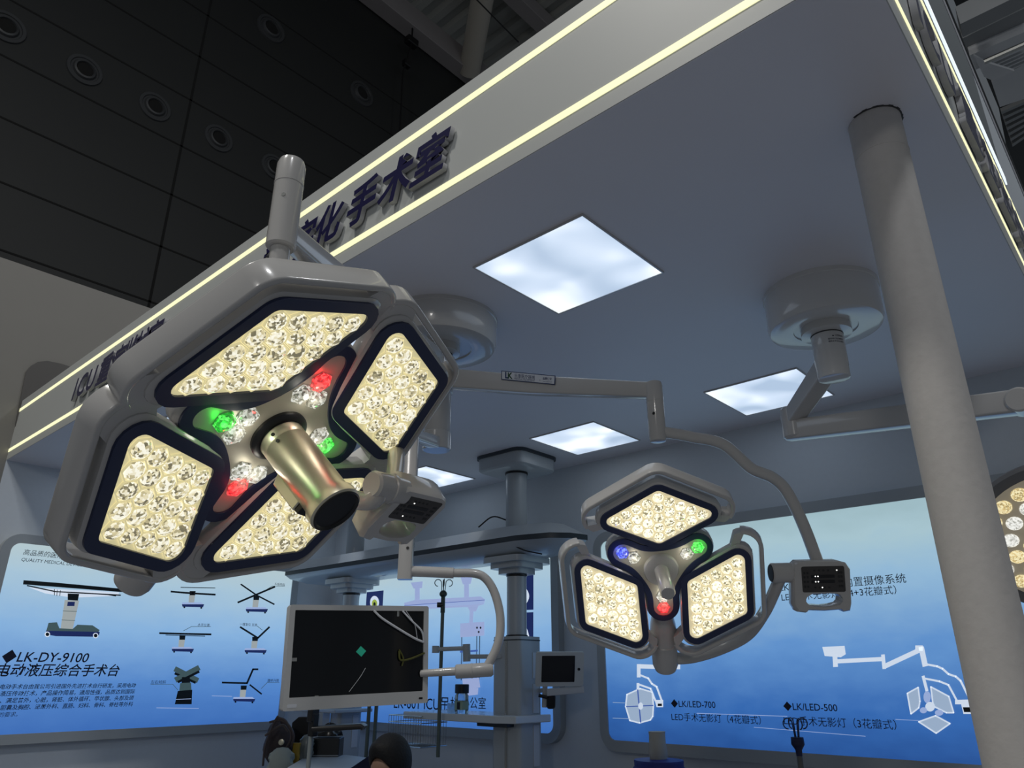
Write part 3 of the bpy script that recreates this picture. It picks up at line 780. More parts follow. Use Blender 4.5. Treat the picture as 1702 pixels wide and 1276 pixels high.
# ---- three-petal lamp on the labelled arm
lamp2 = thing('surgical_light', 'smaller three petal surgical lamp hanging from the labelled arm', 'surgical light', (C2.x, C2.y, C2.z))
T2, hub2 = head(lamp2, C2, R2, 3, .0771 * k2, .2544 * k2, .1644 * k2, .1557 * k2, .2063, LENS2, LENS_BASE2, 0.022, 0.205, (0.056, 0.075), -0.004, handle_o=0.036, colours=('b', 'r', 'g'), web=0.45)
nz2 = R2 @ V((0, 0, 1))
b = MB(); b.lathe(C2 - nz2 * 0.01, nz2, [(0.062, 0), (0.062, 0.012), (0.058, 0.020), (0.05, 0.022)], 40); hb = obj('handle_base', b, WHITE, lamp2)
b = MB(); b.lathe(C2 - nz2 * 0.01, nz2, [(0.026, 0.018), (0.026, 0.165), (0.022, 0.172), (0.018, 0.172)], 32); obj('sterile_handle', b, WHITE, hb)
s0 = W2 @ V((-0.13, 0, -0.06)); s2 = W2 @ V((-0.455, 0, -0.06)); dd = (s2 - s0).normalized(); Ls = (s2 - s0).length
b = MB(); b.lathe(s0, dd, [(0.032, 0), (0.034, Ls * 0.2), (0.046, Ls * 0.38), (0.050, Ls * 0.48), (0.048, Ls * 0.62), (0.051, Ls * 0.63), (0.051, Ls * 0.655), (0.0485, Ls * 0.66), (0.0475, Ls - 0.03), (0.040, Ls - 0.008), (0.025, Ls)], 36); obj('stem', b, WHITE, lamp2)
J2 = onv(1304, 952, C2)
ys = W2 @ V((-0.405, 0, -0.06)); od = (ys - C2).dot(FH)
yk = [ys, onv(1150, 1092, C2 + FH * od), onv(1200, 1077, C2 + FH * od), onv(1243, 1054, C2 + FH * od * 0.8), onv(1270, 1018, C2 + FH * od * 0.45), onv(1286, 985, C2 + FH * od * 0.2), onv(1299, 955, C2)]
b = MB(); b.tube(bez(yk), 0.0215, 18); obj('yoke', b, WHITE, lamp2)
X2 = cam_vec(0.995, 0.02, 0.0); Y2 = cam_vec(-0.01, 0.99, -0.12)
b = MB(); b.lathe(onv(1281, 952, C2), X2, [(0.03, 0), (0.0345, 0.004), (0.0345, 0.075), (0.038, 0.078), (0.038, 0.088), (0.0345, 0.091), (0.033, 0.16)], 36); jt = obj('joint', b, WHITE, lamp2)
b = MB(); b.lathe(onv(1281, 952, C2), X2, [(0.029, -0.0015), (0.031, 0.001)], 32); obj('end_cap', b, DARK, jt)
control_box(lamp2, onv(1363, 966, C2), X2, Y2, 1.0)
gp = [(1096, 717), (1130, 722), (1155, 727), (1180, 731), (1203, 739), (1222, 754), (1247, 777), (1266, 786), (1283, 793), (1303, 810), (1322, 843), (1341, 886), (1361, 940)]
b = MB(); b.tube(bez([onv(x, y, C2) for x, y in gp], 5), 0.0215, 18); obj('gooseneck', b, WHITE, lamp2)
kt, kb = onv(1089, 636, C2), onv(1091, 734, C2); kx, ky = C2.x + RT.x * 0, C2.y
kx, ky = (kt.x + kb.x) / 2, (kt.y + kb.y) / 2; hk = kt.z - kb.z
b = MB(); b.lathe((kx, ky, kb.z), (0, 0, 1), [(0.024, 0), (0.029, 0.002), (0.032, hk * 0.05), (0.033, hk * 0.66), (0.0338, hk * 0.662), (0.0338, hk * 0.675), (0.033, hk * 0.677), (0.033, hk * 0.95), (0.029, hk)], 36); kn = obj('knuckle', b, WHITE, lamp2)
q = onv(1084, 691, C2) - FH * 0.031; b = MB(); b.cyl(q + FH * 0.006, q - FH * 0.003, 0.005, n=12); obj('screw', b, BLACK, kn)
# labelled arm (rests at the pivot of the left mount)
pa = V((2.28, 2.55, 2.905)); pb_ = onv(1090, 648, C2); pb_ = V((kx, ky, pb_.z)); dv = pb_ - pa; dh = V((dv.x, dv.y, 0)).normalized(); sd = V((-dh.y, dh.x, 0))
b = MB(); b.loops([[pa + dh * 0.07 + sd * x + UPZ * z * 1.0 for x, z in rrect(0.075, 0.100, 0.010, 3)], [pa + dv * 0.5 + sd * x + UPZ * z * 0.85 for x, z in rrect(0.065, 0.100, 0.010, 3)], [pb_ - dh * 0.012 + sd * x * 0.8 + UPZ * z * 0.64 for x, z in rrect(0.065, 0.100, 0.010, 3)]])
arm = obj('spring_arm', b, WHITE, lamp2)
b = MB(); b.lathe((2.28, 2.55, 2.842), (0, 0, 1), [(0.066, 0), (0.070, 0.004), (0.070, 0.072), (0.066, 0.076)], 36); obj('arm_collar', b, WHITE, lamp2)
# label plate on the camera side of the arm
def arm_pt(x, y, off):
    nrm = -sd if (-sd).dot(FH) < 0 else sd
    p = onp(x, y, pa + nrm * 0.034, nrm); return p + nrm * off
nrm = -sd if (-sd).dot(FH) < 0 else sd
LABW = mat('label_white', (0.66, 0.68, 0.72), 0.4); LBL = mat('label_blue', (0.01, 0.03, 0.12), 0.4); LGRN = mat('label_green', (0.01, 0.06, 0.02), 0.4)
b = MB(); pq = [(834, 616), (924, 624.5), (923, 639.5), (834, 631)]
b.mi = 1; b.prism([arm_pt(x, y, 0.0022) for x, y in pq], nrm * 0.001)
b.mi = 0; b.prism([arm_pt(x, y, 0.0032) for x, y in ((835.3, 617.3), (922.8, 625.6), (921.9, 638.3), (835.2, 629.9))], nrm * 0.0006)
lp = obj('label_plate', b, [LABW, LBL], arm, smooth=False)
def arm_text(s, p0, p1, m, bold=0.0, hk=1.0):
    me = glyphs(s, bold); xs = [v.co.x for v in me.vertices]; x0, x1 = min(xs), max(xs)
    A, B_ = arm_pt(*p0, 0.0042), arm_pt(*p1, 0.0042); ux = (B_ - A); k = ux.length / (x1 - x0); ux.normalize(); L = root_loc(lamp2)
    for v in me.vertices: v.co = A + ux * (v.co.x - x0) * k + UPZ * v.co.y * k * hk - L
    me.materials.clear(); me.materials.append(m)
    o = bpy.data.objects.new('label_text', me); COL.objects.link(o); o.parent = arm; return o
arm_text('L', (840.5, 628.5), (846, 629), LBL, 0.04, 1.0); arm_text('K', (845, 629), (853, 629.8), LGRN, 0.03, 0.95)
arm_text('乐康医疗器械', (856, 627.2), (890, 630.2), LBL, 0.0); arm_text('MEDICAL EQUIPMENT', (856, 631.0), (890, 634.2), LBL)
arm_text('|', (898, 632.5), (898.6, 632.6), LBL, 0, 0.25); arm_text('品质保证', (903, 630.6), (918, 632), LBL, 0.02); arm_text('www.medical.com', (903, 634.5), (918, 635.9), LBL)
sp = bpy.data.lights.new('lamp_beam', 'SPOT'); sp.energy = 8; sp.spot_size = math.radians(70); sp.spot_blend = 0.6; sp.color = (1, 0.93, 0.78); sp.shadow_soft_size = 0.15
so = bpy.data.objects.new('lamp_beam', sp); COL.objects.link(so); so.parent = lamp2; so.matrix_local = T2 @ M.Translation((0, 0, 0.2)) @ M.Rotation(PI, 4, 'X')

# ---- ceiling mounts
def mount(cx, cy, r, hgt, shaft_r, zbot, lab, tone, grp='ceiling mounts of the lamps'):
    t = thing('ceiling_mount', lab, 'ceiling mount', (cx, cy, H), grp)
    b = MB(); b.lathe((cx, cy, H - hgt), (0, 0, 1), [(0.07, 0.012), (r * 0.55, 0.010), (r * 0.56, 0.004), (r * 0.90, 0.0), (r * 0.965, 0.006), (r, 0.03), (r, hgt - 0.025), (r * 1.015, hgt - 0.022), (r * 1.015, hgt - 0.001)], 64); cv = obj('cover', b, tone, t)
    b = MB(); b.lathe((cx, cy, zbot), (0, 0, 1), [(shaft_r * 0.8, 0), (shaft_r * 0.97, 0.003), (shaft_r, 0.012), (shaft_r, 0.060), (shaft_r * 1.02, 0.062), (shaft_r * 1.02, H - hgt - zbot - 0.03), (shaft_r * 1.6, H - hgt - zbot - 0.025), (shaft_r * 1.6, H - hgt - zbot + 0.012)], 44); sh = obj('shaft', b, tone, t)
    b = MB(); b.lathe((cx, cy, zbot + 0.0), (0, 0, 1), [(shaft_r * 1.025, H - hgt - zbot - 0.036), (shaft_r * 1.03, H - hgt - zbot - 0.033), (shaft_r * 1.025, H - hgt - zbot - 0.030)], 44, False, False); obj('seam', b, SEAM, sh)
    return t, sh
m2, _ = mount(2.28, 2.55, 0.285, 0.165, 0.062, 2.565, 'ceiling mount behind the right petal of the large lamp', WHITE)
m1, sh1 = mount(3.29, 0.985, 0.255, 0.20, 0.070, 2.80, 'ceiling mount beside the pillar with a caution label on its shaft', mat('mount_white', (0.64, 0.63, 0.61), 0.2, coat=0.6))
# caution lettering on the shaft
for s_, yy, wdt, off in (('▲ 注意事项', 2.985, 0.055, 0.01), ('请勿用力拉拽悬臂', 2.970, 0.075, 0.0), ('保持水平 防止碰撞', 2.957, 0.075, 0.0)):
    me = glyphs(s_); xs = [v.co.x for v in me.vertices]; x0, x1 = min(xs), max(xs); k = wdt / (x1 - x0); L = m1.location
    base = math.atan2(-FH.y, -FH.x) + 0.1
    for v in me.vertices:
        a = base + ((v.co.x - x0) * k - wdt / 2 + off) / 0.0722
        v.co = V((3.29 + 0.0722 * math.cos(a), 0.985 + 0.0722 * math.sin(a), yy + v.co.y * k)) - L
    me.materials.clear(); me.materials.append(INK); o = bpy.data.objects.new('caution_text', me); COL.objects.link(o); o.parent = sh1

# ---- third lamp on the right mount, its round head cut by the picture edge
E3 = onz(1318, 705, 2.72); P3 = onz(1697, 668, 2.60)
C3 = onv(1768, 905, P3 * 1.0)
C3 = dep(1768, 893, 3.0)
lamp3 = thing('surgical_light', 'round surgical lamp with many round lenses behind the pillar at the right edge', 'surgical light', C3)
def beam(pa, pb, w0, h0, w1, h1, x0=0.0, x1=0.0):
    d = (pb - pa); dh = V((d.x, d.y, 0)).normalized(); sd = V((-dh.y, dh.x, 0)); b = MB()
    b.loops([[pa + dh * x0 + sd * x + UPZ * z for x, z in rrect(w0, h0, 0.012, 3)], [pb - dh * x1 + sd * x + UPZ * z for x, z in rrect(w1, h1, 0.012, 3)]]); return b
obj('extension_arm', beam(V((3.29, 0.985, 2.875)), E3 + V((0, 0, 0.03)), 0.09, 0.10, 0.085, 0.085, 0.05, 0.0), WHITE, lamp3)
b = MB(); b.lathe((E3.x, E3.y, E3.z - 0.075), (0, 0, 1), [(0.045, 0), (0.055, 0.008), (0.055, 0.15), (0.045, 0.16)], 32); obj('elbow', b, WHITE, lamp3)
obj('spring_arm', beam(E3 + V((0, 0, -0.03)), P3, 0.085, 0.10, 0.08, 0.10, -0.03, 0.0), WHITE, lamp3)
dj = (P3 - E3).normalized(); sj = V((-dj.y, dj.x, 0)).normalized()
b = MB(); b.lathe(P3 - sj * 0.05, sj, [(0.046, 0), (0.053, 0.006), (0.053, 0.094), (0.046, 0.10)], 32); obj('pivot', b, WHITE, lamp3)
n3 = (cam_vec(-0.35, -0.35, 0.87)).normalized(); u3 = n3.orthogonal().normalized(); v3 = n3.cross(u3)
gp = [P3, P3 + (C3 - P3) * 0.3 + RT * 0.25, C3 - n3 * 0.2 + RT * 0.25 + UPZ * 0.15, C3 - n3 * 0.08]
b = MB(); b.tube(bez(gp), 0.022, 14); obj('gooseneck', b, WHITE, lamp3)
b = MB(); b.lathe(C3 - n3 * 0.09, n3, [(0.12, 0), (0.28, 0.02), (0.345, 0.06), (0.355, 0.085), (0.345, 0.10), (0.30, 0.092)], 64); hs = obj('lamp_housing', b, mat('dark_grey_shell', (0.16, 0.16, 0.165), 0.4), lamp3)
b = MB(); b.lathe(C3 - n3 * 0.09, n3, [(0.30, 0.093), (0.296, 0.096), (0.05, 0.0965)], 56); obj('lens_plate', b, mat('lens_plate_tan', (0.36, 0.33, 0.26), 0.3, em=(1, 0.85, 0.6), es=0.12), hs)
ROUNDW = lens_mat('lens_round_white', (1.0, 1.0, 0.95), (0.8, 0.8, 0.75), (0.4, 0.4, 0.36), 0.9); ROUNDY = lens_mat('lens_round_warm', (1.0, 0.9, 0.55), (0.8, 0.6, 0.25), (0.4, 0.3, 0.12), 0.9)
rl = []
for mm in (ROUNDW, ROUNDY):
    b = MB(); b.lathe((0, 0, 0), (0, 0, 1), [(0.031, 0), (0.030, 0.006), (0.024, 0.012), (0.012, 0.016), (0.003, 0.017)], 24, False, True); rl.append(mesh_of('lens', b, mm))
F3 = frame3(u3, v3, n3).to_4x4()
i = 0
for rr, cnt in ((0.255, 20), (0.185, 14), (0.115, 8)):
    for k in range(cnt):
        a = 2 * PI * k / cnt + rr * 9; p = C3 + n3 * 0.0065 + (u3 * math.cos(a) + v3 * math.sin(a)) * rr; i += 1
        local('lens', rl[(i * 7 // 3) % 2], hs, M.Translation(p - C3) @ F3)

# ---------------------------------------------------------------- lightbox signs
FRAME = mat('lightbox_frame', (0.36, 0.39, 0.41), 0.45)
def lightbox(pl, u0, u1, z0, z1, r, panel_mat, lab, fw=0.075):
    base = pl.pt((u0 + u1) / 2, z0, 0)
    t = thing('lightbox_sign', lab, 'lightbox sign', base, 'backlit wall signs')
    def outl(g, d): return [pl.pt((u0 + u1) / 2 + x, (z0 + z1) / 2 + y, d) for x, y in rrect(u1 - u0 + 2 * g, z1 - z0 + 2 * g, r + g, 8)]
    b = MB(); b.ring(outl(0, -0.058), outl(fw, -0.058), pl.n * 0.068); obj('frame', b, FRAME, t)
    b = MB(); b.prism(outl(0.001, -0.02), pl.n * 0.02); obj('printed_panel', b, panel_mat, t, smooth=False)
    return t
STOPS = [(0.0, (0.022, 0.10, 0.36)), (0.16, (0.04, 0.165, 0.52)), (0.42, (0.14, 0.34, 0.72)), (0.70, (0.34, 0.57, 0.80)), (0.88, (0.46, 0.66, 0.74)), (1.0, (0.40, 0.58, 0.64))]
STOPS2 = [(0.0, (0.05, 0.17, 0.53)), (0.25, (0.10, 0.27, 0.66)), (0.55, (0.27, 0.50, 0.82)), (0.85, (0.45, 0.64, 0.78)), (1.0, (0.52, 0.66, 0.70))]
PW = mat('print_white', (0.3, 0.3, 0.3), 0.5, em=(0.70, 0.80, 0.95), es=0.80)
PW2 = mat('print_pale', (0.3, 0.3, 0.3), 0.5, em=(0.36, 0.48, 0.82), es=0.75)
PLAV = mat('print_lavender', (0.3, 0.3, 0.3), 0.5, em=(0.34, 0.42, 0.72), es=0.8)
PDARK = mat('print_dark', (0.006, 0.012, 0.014), 0.5)
PGREY = mat('print_grey', (0.2, 0.2, 0.2), 0.5, em=(0.36, 0.40, 0.40), es=0.8)
PGREEN = mat('print_dark_green', (0.03, 0.05, 0.05), 0.5, em=(0.05, 0.09, 0.10), es=0.8)
PBLUE = mat('print_navy', (0.004, 0.01, 0.06), 0.5, em=(0.01, 0.02, 0.10), es=0.8)
PMB = mat('print_mid_blue', (0.02, 0.04, 0.12), 0.5, em=(0.05, 0.11, 0.42), es=0.8)
PPET = mat('print_petal', (0.2, 0.2, 0.2), 0.5, em=(0.36, 0.48, 0.66), es=0.8)
PYEL = mat('print_lime', (0.1, 0.12, 0.02), 0.5, em=(0.35, 0.45, 0.06), es=0.8)

# right lightbox (lamps)
PB = Plane('x', 4.94)
yl, zb0 = PB.uv(1013, 1229); zt0 = PB.uv(1250, 866)[1]
lb = lightbox(PB, yl, -0.30, zb0, zt0, 0.06, ramp_emit('lamp_poster', STOPS, 0.82, 0.18), 'blue lightbox behind the three petal lamp showing two surgical lamps')
ti = lambda s, a, c, **k: text_on(PB, s, a, c, lb, **k)
ti('◆LK/LED-700', (1116, 1174), (1190, 1177), bold=0.008); ti('LED手术无影灯（4花瓣式）', (1117, 1196), (1266, 1206))
ti('◆LK/LED-500', (1303, 1179), (1393, 1183), bold=0.008); ti('LED手术无影灯（3花瓣式）', (1304, 1203), (1492, 1216))
ti('LK/LED-700/500内置摄像系统', (1297, 982), (1505, 957)); ti('LED手术无影灯（4+3花瓣式）', (1300, 998), (1491, 986))
def ov(cx, cy, rx, ry, n=20, a0=0, a1=360): return [(cx + rx * math.cos(math.radians(a0 + (a1 - a0) * i / n)), cy + ry * math.sin(math.radians(a0 + (a1 - a0) * i / n))) for i in range(n)]
oct_ = [(1065, 1144), (1085, 1150), (1087, 1172), (1086, 1190), (1082, 1196), (1064, 1201), (1048, 1197), (1041, 1174), (1043, 1154)]
print_pic(PB, [('l', 0, 7, [(1063, 1107), (1092, 1108), (1128, 1104)]), ('l', 0, 6, [(1062, 1105), (1062, 1124)]), ('p', 0, [(1119, 1104), (1131, 1104), (1131, 1112), (1119, 1112)]),
    ('l', 0, 3, [(1063, 1121), (1078, 1127), (1084, 1136), (1092, 1141), (1100, 1163)]), ('l', 0, 4.5, [(1061, 1136), (1061, 1146)]), ('l', 0, 3, [(1062, 1137), (1082, 1144), (1090, 1164)]), ('p', 0, [(1089, 1163), (1103, 1163), (1103, 1175), (1092, 1175)]), ('p', 3, [(1094, 1169), (1101, 1169), (1101, 1173), (1094, 1173)]),
    ('p', 1, oct_), ('l', 0, 2.4, oct_ + oct_[:1]), ('l', 2, 2, [(1061, 1146), (1066, 1200)]), ('l', 2, 1.6, [(1042, 1174), (1087, 1172)]), ('p', 0, ov(1066, 1173, 4, 6)),
    ('l', 1, 0.8, [(1020, 1167), (1045, 1168)]), ('l', 1, 0.8, [(1020, 1193), (1050, 1194)])], [PW, PPET, PMB, PDARK], lb, 'printed_four_petal_lamp')
def rh(*p): return list(p)
pl1 = rh((1509, 1152), (1527, 1142), (1530, 1165), (1528, 1176), (1515, 1186)); pl2 = rh((1548, 1141), (1578, 1157), (1586, 1184), (1574, 1184), (1552, 1173)); pl3 = rh((1528, 1199), (1556, 1189), (1580, 1202), (1557, 1218))
print_pic(PB, [('p', 0, [(1367, 1075), (1404, 1073), (1406, 1087), (1398, 1092), (1371, 1090)]), ('l', 0, 8, [(1388, 1090), (1389, 1106)]), ('l', 0, 7, [(1388, 1099), (1466, 1095)]), ('l', 0, 6, [(1468, 1089), (1470, 1110)]),
    ('l', 0, 8, [(1471, 1107), (1531, 1079)]), ('l', 0, 9, [(1524, 1077), (1532, 1077), (1538, 1105)]), ('l', 0, 3.4, [(1536, 1103), (1558, 1107), (1567, 1111), (1577, 1120), (1589, 1124), (1597, 1131), (1614, 1165)]),
    ('l', 0, 5, [(1535, 1124), (1541, 1147)]), ('l', 0, 3.2, [(1536, 1127), (1562, 1132), (1577, 1138), (1592, 1166)]), ('p', 0, [(1588, 1163), (1618, 1162), (1622, 1186), (1602, 1186), (1598, 1170), (1588, 1170)]), ('p', 3, [(1601, 1175), (1616, 1175), (1618, 1183), (1603, 1183)]),
    ('p', 1, pl1), ('p', 1, pl2), ('p', 1, pl3), ('l', 0, 2.4, pl1 + pl1[:1]), ('l', 0, 2.4, pl2 + pl2[:1]), ('l', 0, 2.4, pl3 + pl3[:1]), ('p', 2, ov(1542, 1158, 6, 10)), ('p', 0, ov(1547, 1174, 8, 8)), ('p', 2, ov(1536, 1180, 6, 5)), ('p', 2, ov(1562, 1184, 7, 5)),
    ('l', 2, 1, [(1160, 1185), (1310, 1190)]), ('l', 2, 0.9, [(1490, 1195), (1528, 1197)]), ('l', 2, 0.8, [(1255, 1208), (1440, 1223)])], [PW, PPET, PW2, PDARK], lb, 'printed_three_petal_lamp')

# middle lightbox (pendant)
PM = Plane('x', 4.94)
ul = -6.66; ur = PM.uv(921, 1215)[0]
lm_ = lightbox(PM, ul, ur, zb0 + 0.015, zt0, 0.07, ramp_emit('pendant_poster', STOPS2, 0.85, 0.12), 'blue lightbox behind the ceiling pendant showing a bridge pendant')
text_on(PM, 'LK-601 ICU吊桥', (655, 1176), (765, 1175), lm_, bold=0.004); text_on(PM, '办公室', (768, 1175), (808, 1174), lm_, bold=0.004)
print_pic(PM, [('l', 0, 8, [(694, 972), (694, 1000)]), ('p', 0, [(683, 968), (703, 966), (702, 977), (688, 978)]), ('l', 0, 8, [(776, 962), (776, 996)]), ('p', 0, [(766, 959), (786, 957), (783, 970), (770, 971)]),
    ('p', 0, [(672, 1002), (690, 997), (800, 991), (807, 996), (805, 1004), (790, 1008), (700, 1012), (676, 1013)]), ('l', 1, 5, [(674, 1009), (804, 1001)]), ('l', 2, 0.8, [(673, 1006), (806, 997)]), ('p', 0, [(778, 1008), (796, 1007), (792, 1016), (782, 1016)]), ('l', 0, 6, [(785, 1014), (784, 1034)]),
    ('p', 0, [(766, 1036), (806, 1033), (806, 1056), (766, 1059)]), ('p', 3, ov(794, 1043, 1.5, 2, 8)), ('p', 3, ov(800, 1043, 1.5, 2, 8)), ('p', 3, ov(797, 1050, 1.5, 2, 8)), ('l', 3, 1.2, [(769, 1059), (768, 1130)]), ('l', 3, 1.2, [(794, 1057), (793, 1130)]), ('l', 3, 1.2, [(799, 1057), (798, 1130)]),
    ('l', 2, 3, [(767, 1083), (795, 1081)]), ('p', 0, [(770, 1128), (798, 1126), (800, 1142), (772, 1146)]), ('p', 0, [(776, 1144), (797, 1143), (796, 1154), (777, 1156)])], [PLAV, PW2, PMB, PDARK], lm_, 'printed_bridge_pendant')
print_pic(PM, [('p', 0, [(610, 984), (638, 981), (636, 1012), (608, 1014)]), ('p', 1, ov(623, 1001, 7.5, 11)), ('p', 2, ov(623, 1003, 4.5, 7)), ('p', 3, ov(623, 1004, 2, 3.5))], [PBLUE, PW, PYEL, PDARK], lm_, 'printed_medallion')
print_pic(PM, [('p', 0, [(866, 956), (887, 955), (887, 1013), (866, 1014)]), ('p', 1, [(866, 968)] + [(866 + 14 * math.sin(PI * i / 12), 968 + 45 * i / 12) for i in range(1, 12)] + [(866, 1013)]), ('p', 0, [(866, 1018), (887, 1017), (887, 1066), (866, 1066)]), ('p', 1, [(866, 1024)] + [(866 + 15 * math.sin(PI * i / 24), 1024 + 42 * i / 12) for i in range(1, 13)] + [(866, 1066)])], [PBLUE, PW], lm_, 'printed_dark_panels')

# left lightbox (operating table)
PA = Plane('y', 7.21)
ua = PA.uv(26, 905)[0]; ub = PA.uv(482, 1000)[0]; za = PA.uv(300, 1206)[1]; zc = PA.uv(60, 905)[1]
la = lightbox(PA, 1.78, ub, za, zc, 0.07, ramp_emit('table_poster', STOPS2, 0.85, 0.12), 'blue lightbox at the lower left showing an operating table in several positions')
tl = lambda s, a, c, **k: text_on(PA, s, a, c, la, **k)
tl('高品质的医疗器械-我们的使命', (38, 921), (181, 934), shear=0.15); tl('QUALITY MEDICAL DEVICES', (35, 932), (140, 942), shear=0.12)
tl('◆LK-DY-9100', (1, 1099), (146, 1100), shear=0.18, bold=0.010); tl('电动液压综合手术台', (-8, 1122), (197, 1122), shear=0.18, bold=0.012)
for k, s in enumerate(('电动手术台由我公司引进国外先进技术自行研发，采用电动', '液压传动技术，产品操作简易，通用性强，品质达到国际', '、满足普外，心脏，肾脏、体外循环、甲状腺、头部及颈', '胆囊及胸腔、泌尿外科、直肠、妇科、骨科、脊柱等外科')):
    tl(s, (-1, 1144.5 + 11.6 * k), (225 - 1.8 * k, 1143 + 10.6 * k), shear=0.15, bold=0.010)
tl('的要求。', (-3, 1191), (28, 1191), shear=0.15)
for s, a, c in (('头板倾斜', (456, 972), (473, 972)), ('水平位置', (328, 1040), (348, 1040)), ('一键复位 互换', (398, 1039), (427, 1039)), ('左右倾斜', (250, 1136), (275, 1136)), ('腰桥升降', (444, 1133), (463, 1133))): tl(s, a, c)
MT = [PDARK, PGREY, PBLUE, PGREEN, PW2, PW]
print_pic(PA, [('p', 5, [(48, 976), (198, 984), (196, 990), (120, 993), (75, 986)]), ('p', 0, [(39, 964), (92, 968), (200, 978), (205, 984), (142, 979), (38, 971)]), ('l', 0, 2, [(45, 973), (92, 983), (130, 985), (200, 989)]), ('l', 0, 1, [(90, 979), (90, 989)]), ('l', 0, 1, [(95, 980), (94, 990)]), ('l', 0, 1, [(100, 981), (99, 990)]), ('l', 0, 2, [(180, 988), (192, 990)]),
    ('p', 0, [(112, 986), (131, 987), (129, 998), (112, 997)]), ('p', 1, [(107, 997), (131, 998), (120, 1047), (100, 1046)]), ('p', 2, [(112, 1000), (124, 1000), (123, 1007), (111, 1007)]), ('l', 3, 0.8, [(104, 1015), (127, 1016)]), ('l', 3, 0.8, [(102, 1030), (124, 1031)]),
    ('p', 3, [(80, 1035), (94, 1034), (98, 1044), (120, 1045), (128, 1038), (153, 1039), (165, 1047), (163, 1050), (76, 1049)]), ('p', 2, [(76, 1048), (165, 1050), (164, 1055), (158, 1058), (92, 1057), (76, 1054)]), ('p', 5, ov(78, 1054, 4.5, 4.5)), ('p', 0, ov(78, 1054, 3, 3)), ('p', 5, ov(158, 1056, 4.5, 4.5)), ('p', 0, ov(158, 1056, 3, 3))], MT, la, 'printed_operating_table')
def mini(cx, cy, tops, nm, col=True, k=1.0):
    sh = []
    if col: sh += [('p', 0, [(cx - 5, cy - 22), (cx + 5, cy - 22), (cx + 4, cy - 14), (cx - 5, cy - 14)]), ('p', 1, [(cx - 6, cy - 15), (cx + 4, cy - 15), (cx + 2, cy), (cx - 7, cy)])]
    sh += [('p', 4, [(cx - 17, cy - 3), (cx + 14, cy - 3), (cx + 18, cy), (cx - 18, cy)]), ('p', 2, [(cx - 18, cy), (cx + 19, cy), (cx + 17, cy + 5), (cx - 17, cy + 4)]), ('p', 0, ov(cx - 14, cy + 5, 1.6, 1.6, 8)), ('p', 0, ov(cx + 14, cy + 6, 1.6, 1.6, 8))]
    for wd, pts in tops: sh.append(('l', 0, wd, pts))
    return print_pic(PA, sh, MT, la, nm)
mini(320, 1004, [(3, [(284, 983), (320, 986), (357, 988)]), (1.2, [(300, 976), (357, 977)])], 'printed_table_raised')
mini(426, 1012, [(3, [(395, 1001), (456, 975)]), (2.5, [(400, 971), (426, 989), (455, 1004)])], 'printed_table_crossed')
mini(303, 1078, [(3, [(265, 1052), (300, 1053), (350, 1054)]), (1.2, [(275, 1055), (340, 1057)])], 'printed_table_flat')
mini(424, 1080, [(3, [(399, 1042), (428, 1060), (447, 1042)])], 'printed_table_folded')
mini(405, 1161, [(3, [(369, 1134), (410, 1135), (420, 1112), (428, 1112)]), (2.5, [(415, 1138), (434, 1153)])], 'printed_table_chair')
print_pic(PA, [('l', 3, 9, [(292, 1112), (327, 1130)]), ('l', 0, 4, [(291, 1119), (324, 1134)]), ('l', 3, 9, [(293, 1129), (329, 1110)]), ('l', 0, 4, [(296, 1133), (330, 1116)]), ('p', 0, [(302, 1125), (315, 1125), (316, 1140), (301, 1140)]), ('p', 3, [(299, 1135), (317, 1134), (318, 1150), (297, 1152)]), ('p', 0, [(295, 1148), (319, 1146), (318, 1170), (290, 1170)]), ('l', 4, 1, [(292, 1162), (317, 1161)])], MT, la, 'printed_table_end_view')
for a in ([(305, 1048), (318, 1041), (350, 1041)], [(427, 1040), (436, 1047)], [(437, 983), (452, 974), (473, 974)], [(250, 1137), (287, 1137), (296, 1147)], [(434, 1144), (444, 1134), (464, 1134)]):
    print_pic(PA, [('l', 0, 0.8, a)], [PGREEN, PW2], la, 'printed_leader_line')
for a in ([(352, 1156), (385, 1157)], [(260, 1176), (330, 1177)]): print_pic(PA, [('l', 1, 0.9, a)], [PGREEN, PW2], la, 'printed_light_streak')

# dark rounded panel on the tall wall above the fascia end
b = MB(); pw = [ony(x, y, YA - 0.001) for x, y in ((25, 705), (33, 664), (42, 619), (50, 609), (62, 602), (78, 600.5), (100, 605), (135, 616), (200, 640), (200, 760), (25, 760))]
pts = [V((p.x, YA - 0.02, p.z)) for p in pw]
b.prism(pts, (0, 0.02, 0)); tag(obj('wall_recess', b, mat('recess_dark', (0.10, 0.095, 0.09), 0.4)), 'dark rounded panel on the tall wall above the far end of the left fascia', 'wall panel')

